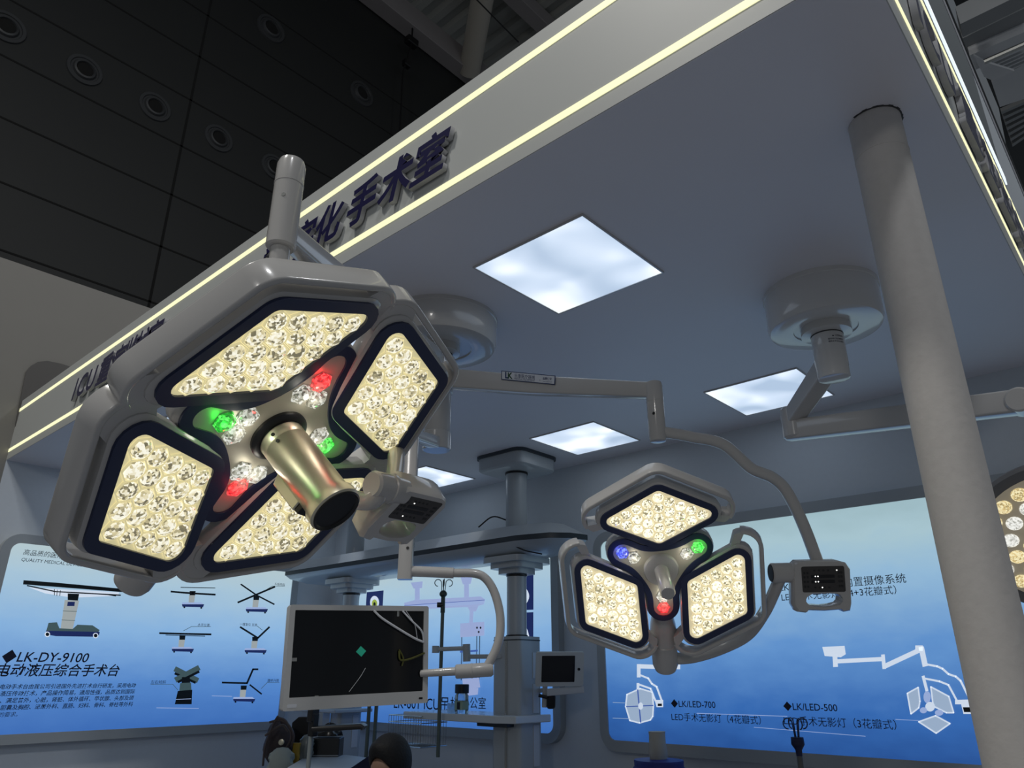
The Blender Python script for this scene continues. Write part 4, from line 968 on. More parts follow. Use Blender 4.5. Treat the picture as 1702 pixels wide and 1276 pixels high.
# ---------------------------------------------------------------- ceiling pendant
PEND = mat('pendant_grey', (0.40, 0.43, 0.45), 0.35, coat=0.3)
PENDD = mat('pendant_dark', (0.03, 0.04, 0.05), 0.4)
px_, py1, py2 = 4.47, 3.985, 6.16
t = thing('ceiling_pendant', 'grey bridge pendant on two ceiling columns with a long beam', 'ceiling pendant', (px_, py1, H))
for py in (py1, py2):
    b = MB(); b.loops([[(px_ + x * f, py + y * f, z) for x, y in rrect(0.48, 0.50, 0.07, 3)] for f, z in ((0.93, 3.115), (1.0, 3.13), (1.0, 3.222), (0.97, 3.225))]); cv = obj('ceiling_cover', b, PEND, t)
    b = MB(); b.loops([[(px_ + x, py + y, z) for x, y in rrect(0.51, 0.53, 0.08, 3)] for z in (3.222, 3.2495)]); obj('cover_rim', b, PENDD, cv)
    b = MB(); b.cyl((px_, py, 2.60), (px_, py, 3.12), 0.088, n=36); ct = obj('column_tube', b, PEND, t)
    b = MB(); b.lathe((px_, py, 3.098), (0, 0, 1), [(0.092, 0), (0.096, 0.004), (0.096, 0.02), (0.09, 0.024)], 36); obj('collar', b, BLACK, ct)
def plan(wd, y0, y1, tip): return [(px_ - wd, y1), (px_ - wd, y0 + tip), (px_ - wd * 0.72, y0 + tip * 0.35), (px_ - wd * 0.3, y0 + 0.04), (px_ + wd * 0.3, y0), (px_ + wd * 0.72, y0 + tip * 0.35), (px_ + wd, y0 + tip), (px_ + wd, y1)]
y0, y1 = 3.34, 6.95
b = MB(); b.mi = 0
def lv(f, z, e): return [(x, y, z) for x, y in plan(0.27 * f, y0 + e, y1 - e, 0.42)]
b.loops([lv(0.55, 2.405, 0.22), lv(0.92, 2.455, 0.06), lv(1.0, 2.495, 0.0)]); bm_ = obj('beam', b, PEND, t)
b = MB(); b.loops([lv(1.012, 2.495, -0.006), lv(1.012, 2.535, -0.006)]); obj('beam_stripe', b, PENDD, bm_)
b = MB(); b.loops([lv(1.0, 2.535, 0.0), lv(0.62, 2.64, 0.20)]); obj('beam_cover', b, PEND, bm_)
for py in (py1, py2):
    b = MB()
    for r, z0, z1 in ((0.21, 2.365, 2.41), (0.165, 2.325, 2.365), (0.115, 2.285, 2.325)): b.loops([[(px_ + x, py + y, z) for x, y in rrect(2 * r, 2 * r, r * 0.35, 4)] for z in (z0, z1)])
    obj('carriage', b, PEND, bm_)
    b = MB(); b.cyl((px_, py, 1.80), (px_, py, 2.29), 0.078, n=36); dt = obj('drop_tube', b, PEND, t)
    b = MB(); b.lathe((px_, py, 2.266), (0, 0, 1), [(0.079, 0), (0.084, 0.003), (0.084, 0.018), (0.079, 0.022)], 36); obj('collar', b, BLACK, dt)
    b = MB(); b.lathe((px_, py, 1.815), (0, 0, 1), [(0.079, 0), (0.085, 0.003), (0.085, 0.012), (0.079, 0.015)], 36); obj('collar', b, BLACK, dt)
    b = MB(); b.loops([[(px_ + x, py + y, z) for x, y in rrect(0.26, 0.28, 0.035, 4)] for z in (0.55, 1.815)]); tw = obj('service_column', b, PEND, t)
    b = MB(); b.loops([[(px_ + x, py + y, z) for x, y in rrect(0.268, 0.288, 0.038, 4)] for z in (1.785, 1.792)]); obj('top_seam', b, PENDD, tw)
    b = MB()
    for z0, z1 in ((0.7, 0.85), (0.93, 1.2), (1.28, 1.48), (1.52, 1.70)): b.span((px_ + 0.02, py - 0.145, z0), (px_ + 0.085, py - 0.139, z1))
    obj('socket_strip', b, mat('socket_plate', (0.55, 0.58, 0.62), 0.4), tw, smooth=False)
    b = MB(); b.span((px_ - 0.136, py - 0.02, 0.56), (px_ - 0.129, py + 0.0, 1.78)); obj('rail', b, STEEL, tw, smooth=False)
# shelf of the front column
b = MB(); SH = [(4.19, 4.96), (4.19, 3.96), (4.25, 3.80), (4.62, 3.78), (4.62, 4.96)]
b.loops([[(x, y, z) for x, y in SH] for z in (1.218, 1.270)]); sf = obj('shelf', b, mat('shelf_pale', (0.62, 0.66, 0.68), 0.25, coat=0.3), t, bevel=0.008)
b = MB(); b.span((4.26, 3.90, 1.19), (4.40, 4.2, 1.234)); obj('drawer_box', b, PENDD, sf, bevel=0.006)
b = MB(); q = [(4.20, 6.7), (4.20, 5.9), (4.62, 5.9), (4.62, 6.7)]; b.loops([[(x, y, z) for x, y in q] for z in (1.225, 1.255)]); obj('shelf', b, PEND, t, bevel=0.008)
# hose and cable at the beam
b = MB(); b.tube(bez([V((px_ - 0.05, py1 + 0.06, 2.72)), V((px_ - 0.16, py1 + 0.12, 2.74)), V((px_ - 0.22, py1 + 0.22, 2.66))]), 0.006, 8); obj('hose', b, BLACK, t); b = MB(); b.tube(bez([V((px_ - 0.262, py1 - 0.15, 2.49)), V((px_ - 0.2, py1 - 0.25, 2.43)), V((px_ - 0.1, py1 - 0.35, 2.40))]), 0.005, 8); obj('hose', b, BLACK, t)
# basket under the shelf
bs = thing('wire_basket', 'wire basket hanging at the left end of the pendant shelf', 'basket', (4.3, 5.1, 1.0))
b = MB()
for z in (1.24, 1.19, 1.02): b.tube([(4.18, 4.72, z), (4.18, 5.12, z), (4.45, 5.12, z), (4.45, 4.72, z), (4.18, 4.72, z)], 0.004, 6)
for k in range(14):
    y = 4.73 + 0.03 * k; b.cyl((4.18, y, 1.02), (4.18, y, 1.24), 0.002, n=6); b.cyl((4.45, y, 1.02), (4.45, y, 1.24), 0.002, n=6); b.cyl((4.18, y, 1.02), (4.45, y, 1.02), 0.002, n=6)
obj('wires', b, STEEL, bs)
# drop pole with drip hooks
IVP = V((4.2, 4.62, 0)); c0 = onv(733, 1100, dep(733, 1100, 5.6)); ipx, ipy = c0.x, c0.y
def hooks(cx, cy, z, s=1.0, m=STEEL):
    b = MB()
    for k in range(4):
        a = k * PI / 2 + 0.9; d = V((math.cos(a), math.sin(a), 0))
        pts = [V((cx, cy, z)) + d * 0.012 * s, V((cx, cy, z + 0.07 * s)) + d * 0.018 * s]
        for i in range(0, 11): th = math.radians(180 - 27 * i); pts.append(V((cx, cy, z + 0.075 * s)) + d * (0.018 + 0.028 + 0.028 * math.cos(th)) * s + UPZ * 0.028 * s * math.sin(th))
        b.tube(pts, 0.0035 * s, 8)
    return b
def zat(y): return onv(733, y, c0).z
ivp = thing('drip_pole', 'green grey drip pole with four hooks hung from the pendant', 'drip pole', (ipx, ipy, zat(1258)))
b = MB(); b.cyl((ipx, ipy, zat(1258)), (ipx, ipy, zat(1010)), 0.014, n=16); obj('pole', b, mat('pole_green', (0.09, 0.12, 0.11), 0.35), ivp)
b = MB(); b.cyl((ipx, ipy, zat(1018)), (ipx, ipy, zat(990)), 0.018, 0.016, n=16); b.lathe((ipx, ipy, zat(992)), (0, 0, 1), [(0.016, 0), (0.030, 0.015), (0.030, 0.03), (0.02, 0.045), (0.012, 0.05)], 16); obj('collar', b, mat('collar_dark_green', (0.03, 0.055, 0.05), 0.4), ivp)
obj('hooks', hooks(ipx, ipy, zat(984), 0.95, STEEL), mat('hook_grey', (0.12, 0.14, 0.14), 0.3, metal=0.6), ivp)
b = MB(); q = V((ipx, ipy, zat(1005))); b.cyl(q - RT * 0.045, q, 0.02, n=14); obj('clamp_knob', b, BLACK, ivp)
pA = onv(724, 1079, c0); pBm = onv(775, 1077, c0); pC = onv(776, 1091, c0); pD = V((px_ - 0.12, py1 + 0.05, pC.z))
b = MB(); b.sweep([pA, pBm], rrect(0.03, 0.032, 0.006, 2), up=UPZ); b.sweep([pC, pD], rrect(0.03, 0.032, 0.006, 2), up=UPZ); b.cyl(pC - UPZ * 0.035, pBm + UPZ * 0.03, 0.03, n=20); b.cyl(pA - UPZ * 0.026, pA + UPZ * 0.026, 0.028, n=20); obj('swing_arm', b, PEND, ivp)
# second pendant's pair of thin poles behind the monitor
for i, xx in enumerate((612, 624)):
    q = onv(xx, 1200, dep(xx, 1200, 6.2)); b = MB(); b.cyl((q.x, q.y, 0.9), (q.x, q.y, 1.75), 0.016, n=14)
    tag(obj('equipment_pole', b, mat('pole_green', (0.09, 0.12, 0.11), 0.35)), ('left' if i == 0 else 'right') + ' one of two thin upright poles below the large monitor', 'pole', 'pair of upright poles')
# tablet on the pendant's right side
c0t = dep(925, 1112, 5.35)
tb = thing('tablet_display', 'small white framed tablet on the right side of the pendant', 'tablet display', onv(905, 1140, c0t))
nT = cam_vec(0.12, 0.05, 0.99).normalized(); uT = cam_vec(1, -0.04, -0.12); uT = (uT - nT * uT.dot(nT)).normalized(); vT = nT.cross(uT); cT = onv(930.5, 1112, c0t)
def tp(w_, h_, r, off=0, du=0, dv_=0): return [cT + uT * (x + du) + vT * (y + dv_) + nT * off for x, y in rrect(w_, h_, r, 4)]
b = MB(); b.prism(tp(0.355, 0.245, 0.016, -0.02), nT * 0.02); obj('tablet_body', b, mat('tablet_frame', (0.55, 0.56, 0.54), 0.4), tb)
b = MB(); b.prism(tp(0.245, 0.188, 0.004, 0.0005, -0.012, 0.003), nT * 0.001); obj('screen', b, SCREEN, tb)
b = MB(); q = cT + uT * 0.142; b.cyl(q, q + nT * 0.003, 0.010, n=16); obj('home_button', b, BLACK, tb)
b = MB(); b.sweep([cT - nT * 0.02 - uT * 0.09 - vT * 0.172, cT - nT * 0.02 + uT * 0.185 - vT * 0.152], rrect(0.04, 0.05, 0.006, 2), up=UPZ); b.sweep([cT - nT * 0.035 - uT * 0.10 - vT * 0.08, cT - nT * 0.035 - uT * 0.10 - vT * 0.28], rrect(0.035, 0.03, 0.004, 2)); obj('bracket', b, WHITE2, tb)
b = MB(); b.sweep([cT - nT * 0.035 - uT * 0.10 - vT * 0.16, V((px_ + 0.14, py1 - 0.10, (cT - vT * 0.16).z))], rrect(0.03, 0.03, 0.004, 2), up=UPZ); obj('bracket_arm', b, WHITE2, tb)
b = MB(); b.loops([[cT - nT * 0.01 - uT * 0.055 - vT * 0.235 + uT * x * f + vT * y * f + nT * z for x, y in rrect(0.065, 0.105, 0.022, 4)] for f, z in ((0.8, -0.03), (1, -0.02), (1, 0.0), (0.8, 0.01))]); b.tube([cT - uT * 0.09 - vT * 0.20, cT - uT * 0.15 - vT * 0.185], 0.012, 10); obj('clamp_lever', b, BLACK, tb)
# bottle and cup on the shelf
CLEAR = bpy.data.materials.new('clear_plastic'); CLEAR.use_nodes = True; bb = CLEAR.node_tree.nodes['Principled BSDF']; bb.inputs['Transmission Weight'].default_value = 0.9; bb.inputs['Roughness'].default_value = 0.1; bb.inputs['IOR'].default_value = 1.3; bb.inputs['Base Color'].default_value = (0.8, 0.88, 0.9, 1)
q = onx(767, 1182, 4.27); q = V((q.x, q.y, 1.2705))
bt = thing('bottle', 'clear square bottle with black cap and green label on the pendant shelf', 'bottle', q)
b = MB(); b.loops([[(q.x + x * f, q.y + y * f, q.z + z) for x, y in rrect(0.085, 0.085, 0.02, 4)] for f, z in ((0.95, 0), (1, 0.006), (1, 0.125), (0.8, 0.14))]); obj('bottle_body', b, CLEAR, bt)
b = MB(); b.loops([[(q.x + x * f, q.y + y * f, q.z + z) for x, y in rrect(0.088, 0.088, 0.02, 4)] for f, z in ((1, 0.025), (1, 0.085))], True, False, False); obj('label', b, mat('label_pale_green', (0.30, 0.42, 0.33), 0.5), bt)
b = MB(); b.loops([[(q.x + x, q.y + y, q.z + z) for x, y in rrect(0.088, 0.088, 0.02, 4)] for z in (0.14, 0.205)]); obj('cap', b, BLACK, bt, bevel=0.006)
b = MB(); b.box((q.x - 0.045, q.y - 0.012, q.z + 0.055), (0.004, 0.03, 0.05)); obj('label_mark', b, BLACK, bt)
q = onx(751, 1184, 4.25); q = V((q.x, q.y, 1.2705))
b = MB(); b.lathe(q, (0, 0, 1), [(0.034, 0), (0.038, 0.07), (0.036, 0.07), (0.032, 0.004)], 24, True, True); tag(obj('cup', b, CLEAR), 'clear plastic cup left of the bottle on the pendant shelf', 'cup')
q = onx(722, 1184, 4.3)

# ---------------------------------------------------------------- monitor and its hanging arm
CM = dep(592, 1103, 2.85)
ma = thing('ceiling_bracket', 'beige hanging bracket with a bent tube holding the large monitor', 'bracket', onv(672, 963, CM))
pq0 = onv(673, 963, CM)
tp_z = 2.60
b = MB(); b.loops([[(pq0.x + RT.x * x + FH.x * y, pq0.y + RT.y * x + FH.y * y, z) for x, y in rrect(0.058, 0.05, 0.008, 3)] for z in (pq0.z, 2.545)]); dp = obj('drop_post', b, WHITE, ma)
q = onv(679, 912, CM) - FH * 0.025; b = MB(); b.cyl(q + FH * 0.003, q - FH * 0.002, 0.006, n=12); obj('screw', b, BLACK, dp)
pa = V((2.28, 2.55, 2.59)); pb_ = V((pq0.x, pq0.y, 2.52))
obj('extension_arm', beam(pa, pb_, 0.07, 0.06, 0.06, 0.05), WHITE, ma)
b = MB(); b.lathe((2.28, 2.55, 2.552), (0, 0, 1), [(0.064, 0), (0.068, 0.004), (0.068, 0.086), (0.064, 0.09)], 36); obj('arm_collar', b, WHITE, ma)
pth = [(686, 949), (720, 951), (756, 952), (790, 953), (808, 962), (822, 985), (831, 1020), (831, 1055), (824, 1080), (815, 1098), (808, 1112)]
b = MB(); b.tube(bez([onv(x, y, CM) for x, y in pth], 5), 0.0175, 16); bt_ = obj('bent_tube', b, WHITE, ma)
b = MB(); b.cyl(onv(684, 949, CM), onv(754, 952, CM), 0.0215, n=24); obj('sleeve', b, WHITE, bt_)
b = MB(); d = (onv(820, 1113, CM) - onv(757, 1117, CM)); b.lathe(onv(757, 1116, CM) , d, [(0.022, 0), (0.0262, 0.004), (0.0262, 0.06), (0.0275, 0.061), (0.0275, 0.066), (0.0262, 0.067), (0.0262, d.length - 0.01), (0.02, d.length)], 32); obj('pivot', b, WHITE, ma)
b = MB(); b.tube([onv(700, 1119, CM + FH * 0.03), onv(730, 1117, CM + FH * 0.01), onv(762, 1115, CM)], [0.0135, 0.0145, 0.016], 16); obj('link_tube', b, WHITE, ma)
# monitor: left edge nearer than the right
cl_, cr_ = dep(476, 1094, 2.62), dep(711, 1088, 2.90)
TL, TRt, BR, BL = onv(481, 1004, cl_), onv(712, 1008, cr_), onv(710, 1167, cr_), onv(470, 1183, cl_)
um_ = ((TRt - TL) + (BR - BL)).normalized(); vm = UPZ.copy(); vm = (vm - um_ * vm.dot(um_)).normalized(); nm_ = um_.cross(vm); cm = (TL + TRt + BR + BL) / 4
Wm = ((TRt - TL).length + (BR - BL).length) / 2; Hm = ((TL - BL).length + (TRt - BR).length) / 2
def mp(w_, h_, r, off, du=0, dv_=0): return [cm + um_ * (x + du) + vm * (y + dv_) + nm_ * off for x, y in rrect(w_, h_, r, 3)]
mo = thing('monitor', 'large black screen monitor in a silver frame below the large lamp', 'monitor', cm - vm * Hm / 2)
SILV = mat('silver_frame', (0.55, 0.55, 0.54), 0.4)
iw, ih, dv0 = Wm - 0.040, Hm - 0.062, 0.012
b = MB(); b.ring(mp(iw, ih, 0.003, -0.028, 0, dv0), mp(Wm, Hm, 0.008, -0.028), nm_ * 0.032); fr = obj('bezel', b, SILV, mo)
b = MB(); b.prism(mp(Wm - 0.004, Hm - 0.004, 0.008, -0.045), nm_ * 0.03); obj('back_shell', b, SILV, mo)
b = MB(); b.prism(mp(iw + 0.002, ih + 0.002, 0.003, -0.006, 0, dv0), nm_ * 0.004); scr = obj('screen', b, SCREEN, mo)
b = MB(); b.prism([cm + um_ * x + vm * (y + dv0) + nm_ * -0.0019 for x, y in ((0.0, 0.020), (0.022, 0.002), (0.004, -0.018), (-0.018, 0.0))], nm_ * 0.0006); obj('green_sticker', b, mat('sticker_green', (0.02, 0.30, 0.20), 0.5, em=(0.02, 0.35, 0.22), es=0.25), scr)  # faint glow put into the sticker's green, though it is no lamp
b = MB(); b.prism(mp(0.016, 0.007, 0.002, 0.0042, Wm / 2 - 0.03, -Hm / 2 + 0.018), nm_ * 0.0006); obj('badge', b, BLACK, mo)
b = MB(); b.prism(mp(0.034, 0.012, 0.003, 0.0042, -Wm / 2 + 0.032, -Hm / 2 + 0.016), nm_ * 0.0006); obj('maker_plate', b, LABW, mo)
b = MB()
for du, dv_, w_, h_ in ((-iw / 2 + 0.006, -0.01, 0.026, 0.012), (0.148, ih / 2 + 0.002, 0.009, 0.022), (-iw / 2 + 0.10, -ih / 2 + 0.01, 0.014, 0.01)): b.prism(mp(w_, h_, 0.001, 0.0005, du, dv_), nm_ * 0.0005)
obj('tape', b, mat('clear_tape', (0.30, 0.31, 0.30), 0.3), scr)
FOIL = mat('protective_foil', (0.75, 0.76, 0.78), 0.15)
def fold(p, r): return bez([cm + um_ * x + vm * (y + dv0) + nm_ * (0.004 + z) for x, y, z in p], 6)
b = MB(); b.tube(fold([(0.045, ih / 2, 0), (0.08, ih / 2 - 0.03, .006), (0.16, ih / 2 - 0.075, .008), (0.22, ih / 2 - 0.105, .006), (iw / 2, ih / 2 - 0.118, 0)], 0), [0.0045] * 25, 8); obj('peeling_foil', b, FOIL, scr); b = MB()
b.tube(fold([(0.165, ih / 2, 0), (0.20, ih / 2 - 0.035, .006), (0.245, ih / 2 - 0.075, .007), (iw / 2, ih / 2 - 0.112, 0)], 0), [0.0036] * 19, 8); obj('peeling_foil', b, FOIL, scr); b = MB(); b.tube(fold([(0.18, ih / 2, 0), (0.215, ih / 2 - 0.05, .006), (iw / 2 - .03, ih / 2 - 0.105, .004)], 0), [0.0012] * 13, 6); obj('peeling_foil', b, FOIL, scr); b = MB()
b.tube(fold([(-0.04, -ih / 2 + 0.01, 0), (0.0, -ih / 2 + 0.06, .002), (0.02, -ih / 2 + 0.09, 0)], 0), [0.0007] * 13, 6)
obj('peeling_foil', b, FOIL, scr)
YF = mat('yellow_strip', (0.10, 0.10, 0.02), 0.3)
b = MB(); b.tube(fold([(0.155, -0.0, 0), (0.158, -0.03, .003), (0.175, -0.035, .003), (0.21, -0.028, .003), (0.262, -0.01, .002)], 0), [0.004] * 25, 8); b.tube(fold([(0.155, 0.005, 0), (0.172, -0.028, .003), (0.168, -0.055, .002)], 0), [0.003] * 13, 8); obj('film_crease', b, YF, scr)

# ---------------------------------------------------------------- clutter at the bottom of the picture
SD = 5.3
def sp_(x, y, D=SD): return dep(x, y, D)
ztab = dep(545, 1259, SD).z
TABW = mat('table_white', (0.42, 0.46, 0.50), 0.4)
tt = thing('side_table', 'white table top at the bottom left carrying bags and a black box', 'table', (3.5, 5.3, 0))
tc_ = [onz(478, 1275, ztab), onz(505, 1259, ztab), onz(575, 1254, ztab), onz(612, 1259, ztab), onz(604, 1286, ztab), onz(478, 1290, ztab)]
b = MB(); b.prism([p for p in tc_], (0, 0, -0.03)); obj('table_top', b, TABW, tt, smooth=False)
for p in (tc_[1], tc_[3], tc_[4], tc_[5]):
    c = sum((q for q in tc_), V((0, 0, 0))) / 6; q = p + (c - p) * 0.12
    b = MB(); b.cyl((q.x, q.y, 0), (q.x, q.y, ztab - 0.03), 0.02, n=12); obj('leg', b, STEEL, tt)
def on_table(x, y): return onz(x, y, ztab)
# brown bag with looped straps
bg = thing('handbag', 'dark brown bag with looped straps at the bottom left', 'bag', sp_(462, 1272))
BRN = mat('bag_brown', (0.030, 0.018, 0.020), 0.6, bump=0.4, bscale=40, var=0.3); STR = mat('bag_strap', (0.075, 0.055, 0.05), 0.5)
b = MB(); rings = []
for k in range(13):
    a = PI * k / 12; r = math.sin(a); rings.append([sp_(463, 1236) + RT * 0.105 * r * math.cos(t_) * (1 + 0.10 * math.sin(3 * t_ + k)) + FH * 0.08 * r * math.sin(t_) + UPZ * (-0.15 * math.cos(a) + 0.02 * math.sin(2 * t_)) for t_ in [2 * PI * i / 20 for i in range(20)]])
b.loops(rings); obj('bag_body', b, BRN, bg)
for pts in ([(437, 1272), (440, 1245), (447, 1222), (456, 1200), (462, 1190)], [(462, 1192), (475, 1198), (483, 1216), (482, 1232), (470, 1250), (462, 1255)], [(448, 1200), (466, 1196), (480, 1205), (488, 1222), (484, 1240)], [(441, 1222), (455, 1212), (470, 1205), (479, 1215)]):
    b = MB(); b.tube(bez([sp_(x, y, SD - 0.13) for x, y in pts], 6), 0.008, 8); obj('strap', b, STR, bg)
b = MB(); b.lathe(sp_(468, 1233, SD - 0.09), -FH, [(0.02, 0), (0.02, 0.01), (0.012, 0.012)], 16); obj('buckle', b, GOLD, bg)
# white cloth, yellow packet, clear bag
def blob(name, x, y, rx, ry, rz, m, lab, cat, amp=0.15, D=SD):
    c = sp_(x, y, D); b = MB(); rg = []
    for k in range(11):
        a = PI * k / 10; r = math.sin(a) ** 0.7; rg.append([c + RT * rx * r * math.cos(t_) * (1 + amp * math.sin(4 * t_ + 2 * k)) + FH * rz * r * math.sin(t_) - UPZ * ry * math.cos(a) for t_ in [2 * PI * i / 18 for i in range(18)]])
    b.loops(rg); return tag(obj(name, b, m), lab, cat)
blob('cloth', 467, 1268, 0.085, 0.10, 0.05, mat('cloth_white', (0.26, 0.30, 0.29), 0.8), 'crumpled white cloth below the brown bag', 'cloth', 0.2, SD - 0.22)
b = MB(); c = sp_(492, 1250, SD - 0.12); b.loops([[c + RT * x * f + FH * y * f + UPZ * z for x, y in rrect(0.05, 0.035, 0.008, 3)] for f, z in ((0.9, -0.075), (1.1, -0.03), (0.95, 0.03), (1.15, 0.06))]); tag(obj('packet', b, mat('packet_yellow', (0.28, 0.18, 0.01), 0.4)), 'small yellow packet beside the brown bag', 'packet')
blob('plastic_bag', 509, 1243, 0.05, 0.09, 0.04, mat('bag_grey', (0.17, 0.19, 0.18), 0.3), 'greyish plastic bag right of the yellow packet', 'bag', 0.25)
b = MB(); pA, pB = sp_(485, 1272, SD + 0.25), sp_(512, 1192, SD + 0.25); c = (pA + pB) / 2
b.loops([[c + RT * x + UPZ * y + FH * z for x, y in ((-0.075, -0.2), (0.075, -0.2), (0.075, 0.17), (-0.03, 0.17), (-0.075, 0.13))] for z in (0, 0.06)]); tag(obj('case', b, BLACK, bevel=0.006), 'upright black case behind the brown bag', 'case')
kb_ = thing('box', 'black box with crumpled black film on top on the white table', 'box', on_table(548, 1257))
c = sp_(545, 1241, SD + 0.15)
b = MB(); b.box(c, (0.20, 0.16, 0.13), M.Rotation(YAW - PI / 2, 3, 'Z')); obj('box_body', b, BLACK, kb_, bevel=0.006)
b = MB(); cc = c + UPZ * 0.075
rg = []
for k in range(7):
    a = PI / 2 * k / 6; r = math.cos(a); rg.append([cc + RT * 0.09 * r * math.cos(t_) * (1 + 0.2 * math.sin(5 * t_ + k)) + FH * 0.06 * r * math.sin(t_) + UPZ * (0.07 * math.sin(a) * (1 + 0.3 * math.sin(3 * t_))) for t_ in [2 * PI * i / 22 for i in range(22)]])
b.loops(rg); obj('crumpled_film', b, mat('black_film', (0.012, 0.012, 0.013), 0.2), kb_)
b = MB(); b.box(c - UPZ * 0.05 - FH * 0.082, (0.20, 0.004, 0.006), M.Rotation(YAW - PI / 2, 3, 'Z')); obj('box_trim', b, GREYM, kb_)
# stand with black tray
sx0 = dep(519, 1200, 4.15)
st = thing('equipment_stand', 'thin clear pole with a black clamp and a black tray bar below the monitor', 'stand', (sx0.x, sx0.y, 0))
b = MB(); b.cyl((sx0.x, sx0.y, 0.02), (sx0.x, sx0.y, onv(519, 1150, sx0).z), 0.013, n=14); obj('pole', b, mat('pole_pale', (0.25, 0.28, 0.28), 0.3), st)
b = MB(); b.cyl((sx0.x, sx0.y, 0), (sx0.x, sx0.y, 0.03), 0.11, 0.10, n=28); obj('base', b, WHITE2, st)
b = MB(); b.box(onv(521, 1182, sx0) , (0.05, 0.05, 0.11)); b.box(onv(521, 1204, sx0), (0.04, 0.045, 0.12)); obj('clamp', b, BLACK, st, bevel=0.006)
pA, pB = onv(522, 1211, sx0), onv(606, 1206, sx0)
b = MB(); b.sweep([pA, pA + (pB - pA) * 0.96, pB - UPZ * 0.01], rrect(0.12, 0.028, 0.008, 3), up=UPZ); obj('tray', b, BLACK, st)
# seated person below the monitor: only the top of the head is in the picture
HC = dep(654, 1268, 3.05)
pe = thing('person', 'person with black hair seated below the monitor, forehead just in view', 'person', (HC.x, HC.y, 0))
SKIN = mat('skin', (0.30, 0.18, 0.125), 0.55); HAIR = mat('hair_black', (0.003, 0.003, 0.004), 0.7, bump=0.3, bscale=120); SHIRT = mat('shirt_dark', (0.02, 0.022, 0.03), 0.8)
FD = (cam_vec(-0.50, -0.10, 0.86)); FD = V((FD.x, FD.y, 0)).normalized(); SDv = FD.cross(UPZ)    # facing direction
def bp(f, s_, z): return V((HC.x, HC.y, 0)) + FD * f + SDv * s_ + UPZ * (HC.z - 1.20 + z)
def skin_mesh(name, verts, edges, rad, m, parent, sub=2):
    me = bpy.data.meshes.new(name); L = root_loc(parent); me.from_pydata([tuple(v - L) for v in verts], edges, [])
    o = bpy.data.objects.new(name, me); COL.objects.link(o); o.parent = parent
    sk = o.modifiers.new('skin', 'SKIN'); sk.use_smooth_shade = True
    for v, r in zip(me.skin_vertices[0].data, rad): v.radius = r if isinstance(r, tuple) else (r, r)
    me.skin_vertices[0].data[0].use_root = True
    sb = o.modifiers.new('sub', 'SUBSURF'); sb.levels = sub; sb.render_levels = sub
    me.materials.append(m); return o
vs = [bp(-.05, 0, .45), bp(-.05, 0, .62), bp(-.03, 0, .80), bp(-.02, 0, .94), bp(.0, 0, 1.02), bp(.02, 0, 1.09), bp(.03, 0, 1.18), bp(.03, 0, 1.25),
      bp(-.02, .17, .93), bp(.02, .23, .68), bp(.24, .17, .60), bp(.32, .15, .60), bp(-.02, -.17, .93), bp(.02, -.23, .68), bp(.24, -.17, .60), bp(.32, -.15, .60),
      bp(.02, .10, .43), bp(.40, .12, .44), bp(.40, .12, .06), bp(.52, .12, .03), bp(.02, -.10, .43), bp(.40, -.12, .44), bp(.40, -.12, .06), bp(.52, -.12, .03)]
es = [(0, 1), (1, 2), (2, 3), (3, 4), (4, 5), (5, 6), (6, 7), (3, 8), (8, 9), (9, 10), (10, 11), (3, 12), (12, 13), (13, 14), (14, 15), (0, 16), (16, 17), (17, 18), (18, 19), (0, 20), (20, 21), (21, 22), (22, 23)]
ra = [(.15, .11), (.14, .10), (.15, .11), (.12, .09), .05, .058, (.078, .088), (.066, .075), .062, .045, .034, .03, .062, .045, .034, .03, .09, .065, .045, .035, .09, .065, .045, .035]
body = skin_mesh('body', vs, es, ra, SKIN, pe)
tor = skin_mesh('shirt', [vs[0], vs[1], vs[2], vs[3], vs[8], vs[9] * 0.7 + vs[8] * 0.3, vs[12], vs[13] * 0.7 + vs[12] * 0.3], [(0, 1), (1, 2), (2, 3), (3, 4), (4, 5), (3, 6), (6, 7)], [(.165, .125), (.155, .115), (.165, .125), (.13, .10), .075, .058, .075, .058], SHIRT, pe)
b = MB(); hc = bp(.025, 0, 1.205); rg = []
for k in range(15):
    a = PI * 0.62 * k / 14
    rg.append([hc + (FD * math.cos(t_) * 0.102 + SDv * math.sin(t_) * 0.086) * math.sin(a + 0.02) * (1 - 0.16 * max(0, math.cos(t_)) * max(0, (a - 0.95))) + UPZ * (0.112 * math.cos(a) + 0.055 * max(0, math.cos(t_)) ** 2 * max(0, a - 0.75)) for t_ in [2 * PI * i / 36 for i in range(36)]])
b.loops(rg, True, True, False); hr = obj('hair', b, HAIR, pe); so_ = hr.modifiers.new('solid', 'SOLIDIFY'); so_.thickness = 0.012
for s_ in (-1, 1):
    b = MB(); c = bp(.108, .032 * s_, 1.165); rg = [[c + SDv * 0.014 * math.sin(a) * math.cos(t_) + UPZ * 0.007 * math.sin(a) * math.sin(t_) + FD * 0.006 * math.cos(a) for t_ in [2 * PI * i / 12 for i in range(12)]] for a in [PI * k / 6 for k in range(7)]]; b.loops(rg); obj('eye', b, BLACK, body)
b = MB(); c = bp(.118, 0, 1.135); b.loops([[c + UPZ * z + FD * f * math.cos(t_) + SDv * w_ * math.sin(t_) for t_ in [2 * PI * i / 12 for i in range(12)]] for z, f, w_ in ((.03, .004, .006), (.0, .014, .010), (-.018, .02, .016), (-.026, .008, .01))]); obj('nose', b, SKIN, body)
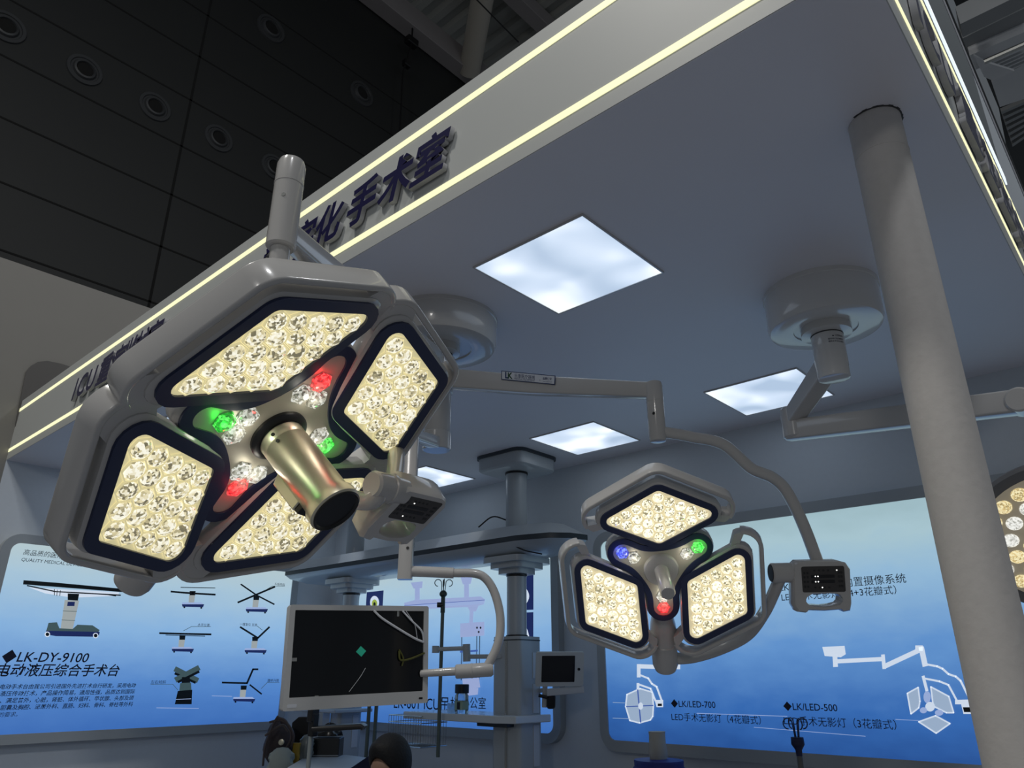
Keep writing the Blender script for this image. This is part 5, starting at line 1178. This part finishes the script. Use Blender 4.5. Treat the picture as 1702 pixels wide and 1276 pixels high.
# navy chair back beside the person
ch = thing('chair', 'navy chair back left of the seated person at the bottom edge', 'chair', dep(606, 1285, 4.1))
cc = dep(606, 1285, 4.1)
b = MB(); b.loops([[p + FH * z for p in (onv(570, 1300, cc), onv(645, 1300, cc), onv(640, 1256, cc), onv(614, 1255, cc), onv(583, 1276, cc))] for z in (0, 0.04)]); obj('backrest', b, mat('navy_fabric', (0.006, 0.010, 0.045), 0.8), ch, bevel=0.008)
c_ = onv(608, 1300, cc); b = MB(); b.box((c_.x + FH.x * .02, c_.y + FH.y * .02, (c_.z + 0.45) / 2 + .02), (0.03, 0.03, c_.z - 0.40)); b.cyl((c_.x, c_.y, 0.05), (c_.x, c_.y, 0.42), 0.025); obj('post', b, BLACK, ch)
b = MB(); b.loops([[(c_.x + x, c_.y + y, z) for x, y in rrect(0.42, 0.42, 0.06, 4)] for z in (0.41, 0.46)]); obj('seat', b, mat('navy_fabric', (0.006, 0.010, 0.045), 0.8), ch)
b = MB()
for k in range(5): a = 2 * PI * k / 5; b.cyl((c_.x, c_.y, 0.07), (c_.x + 0.21 * math.cos(a), c_.y + 0.21 * math.sin(a), 0.03), 0.022, n=10)
obj('foot_star', b, BLACK, ch)
# blue bin with a rolled bag, right lower part
bc = dep(1095, 1266, 4.5); zb2 = bc.z
bn = thing('bin', 'blue drum bin below the right lightbox', 'bin', (bc.x, bc.y, 0))
BLU = mat('bin_blue', (0.02, 0.03, 0.22), 0.5, bump=0.2, bscale=60)
b = MB(); b.lathe((bc.x, bc.y, 0), (0, 0, 1), [(0.12, 0), (0.145, 0.02), (0.15, zb2 - 0.06), (0.158, zb2 - 0.05), (0.158, zb2 - 0.03), (0.15, zb2 - 0.025), (0.15, zb2)], 36); obj('drum', b, BLU, bn)
b = MB(); b.lathe((bc.x, bc.y, zb2), (0, 0, 1), [(0.152, 0), (0.15, 0.012), (0.05, 0.018)], 36); obj('lid', b, BLU, bn)
TAN = mat('paper_tan', (0.42, 0.40, 0.35), 0.7, bump=0.25, bscale=25)
b = MB(); rg = []
for z, r in ((0.012, 0.062), (0.05, 0.066), (0.10, 0.060), (0.14, 0.058), (0.165, 0.060)): rg.append([(bc.x + RT.x * 0 + r * math.cos(t_) * (1 + 0.05 * math.sin(5 * t_ + z * 30)), bc.y + r * 0.8 * math.sin(t_), zb2 + 0.005 + z) for t_ in [2 * PI * i / 24 for i in range(24)]])
b.loops(rg); tag(obj('paper_bag', b, TAN), 'rolled tan paper bag standing on the blue bin', 'paper bag')
# drip stand in front of the right lightbox
c0 = dep(1328, 1250, 4.1); zt_ = onv(1328, 1256, c0).z
ds = thing('drip_stand', 'drip stand with curled hooks and navy collar in front of the right lightbox', 'drip stand', (c0.x, c0.y, 0))
b = MB(); b.cyl((c0.x, c0.y, 0.05), (c0.x, c0.y, zt_ + 0.01), 0.0155, n=16); obj('pole', b, mat('pole_grey', (0.12, 0.12, 0.11), 0.35), ds)
b = MB(); b.lathe((c0.x, c0.y, zt_), (0, 0, 1), [(0.0165, 0), (0.018, 0.03), (0.034, 0.055), (0.036, 0.058), (0.034, 0.095), (0.012, 0.098)], 20); obj('collar', b, mat('collar_navy', (0.008, 0.012, 0.06), 0.4), ds)
obj('hooks', hooks(c0.x, c0.y, zt_ + 0.09, 1.0), mat('hook_dark', (0.02, 0.025, 0.06), 0.3, metal=0.3), ds)
b = MB()
for k in range(5): a = 2 * PI * k / 5; b.cyl((c0.x, c0.y, 0.09), (c0.x + 0.28 * math.cos(a), c0.y + 0.28 * math.sin(a), 0.04), 0.016, n=10)
obj('foot_star', b, GREYM, ds)
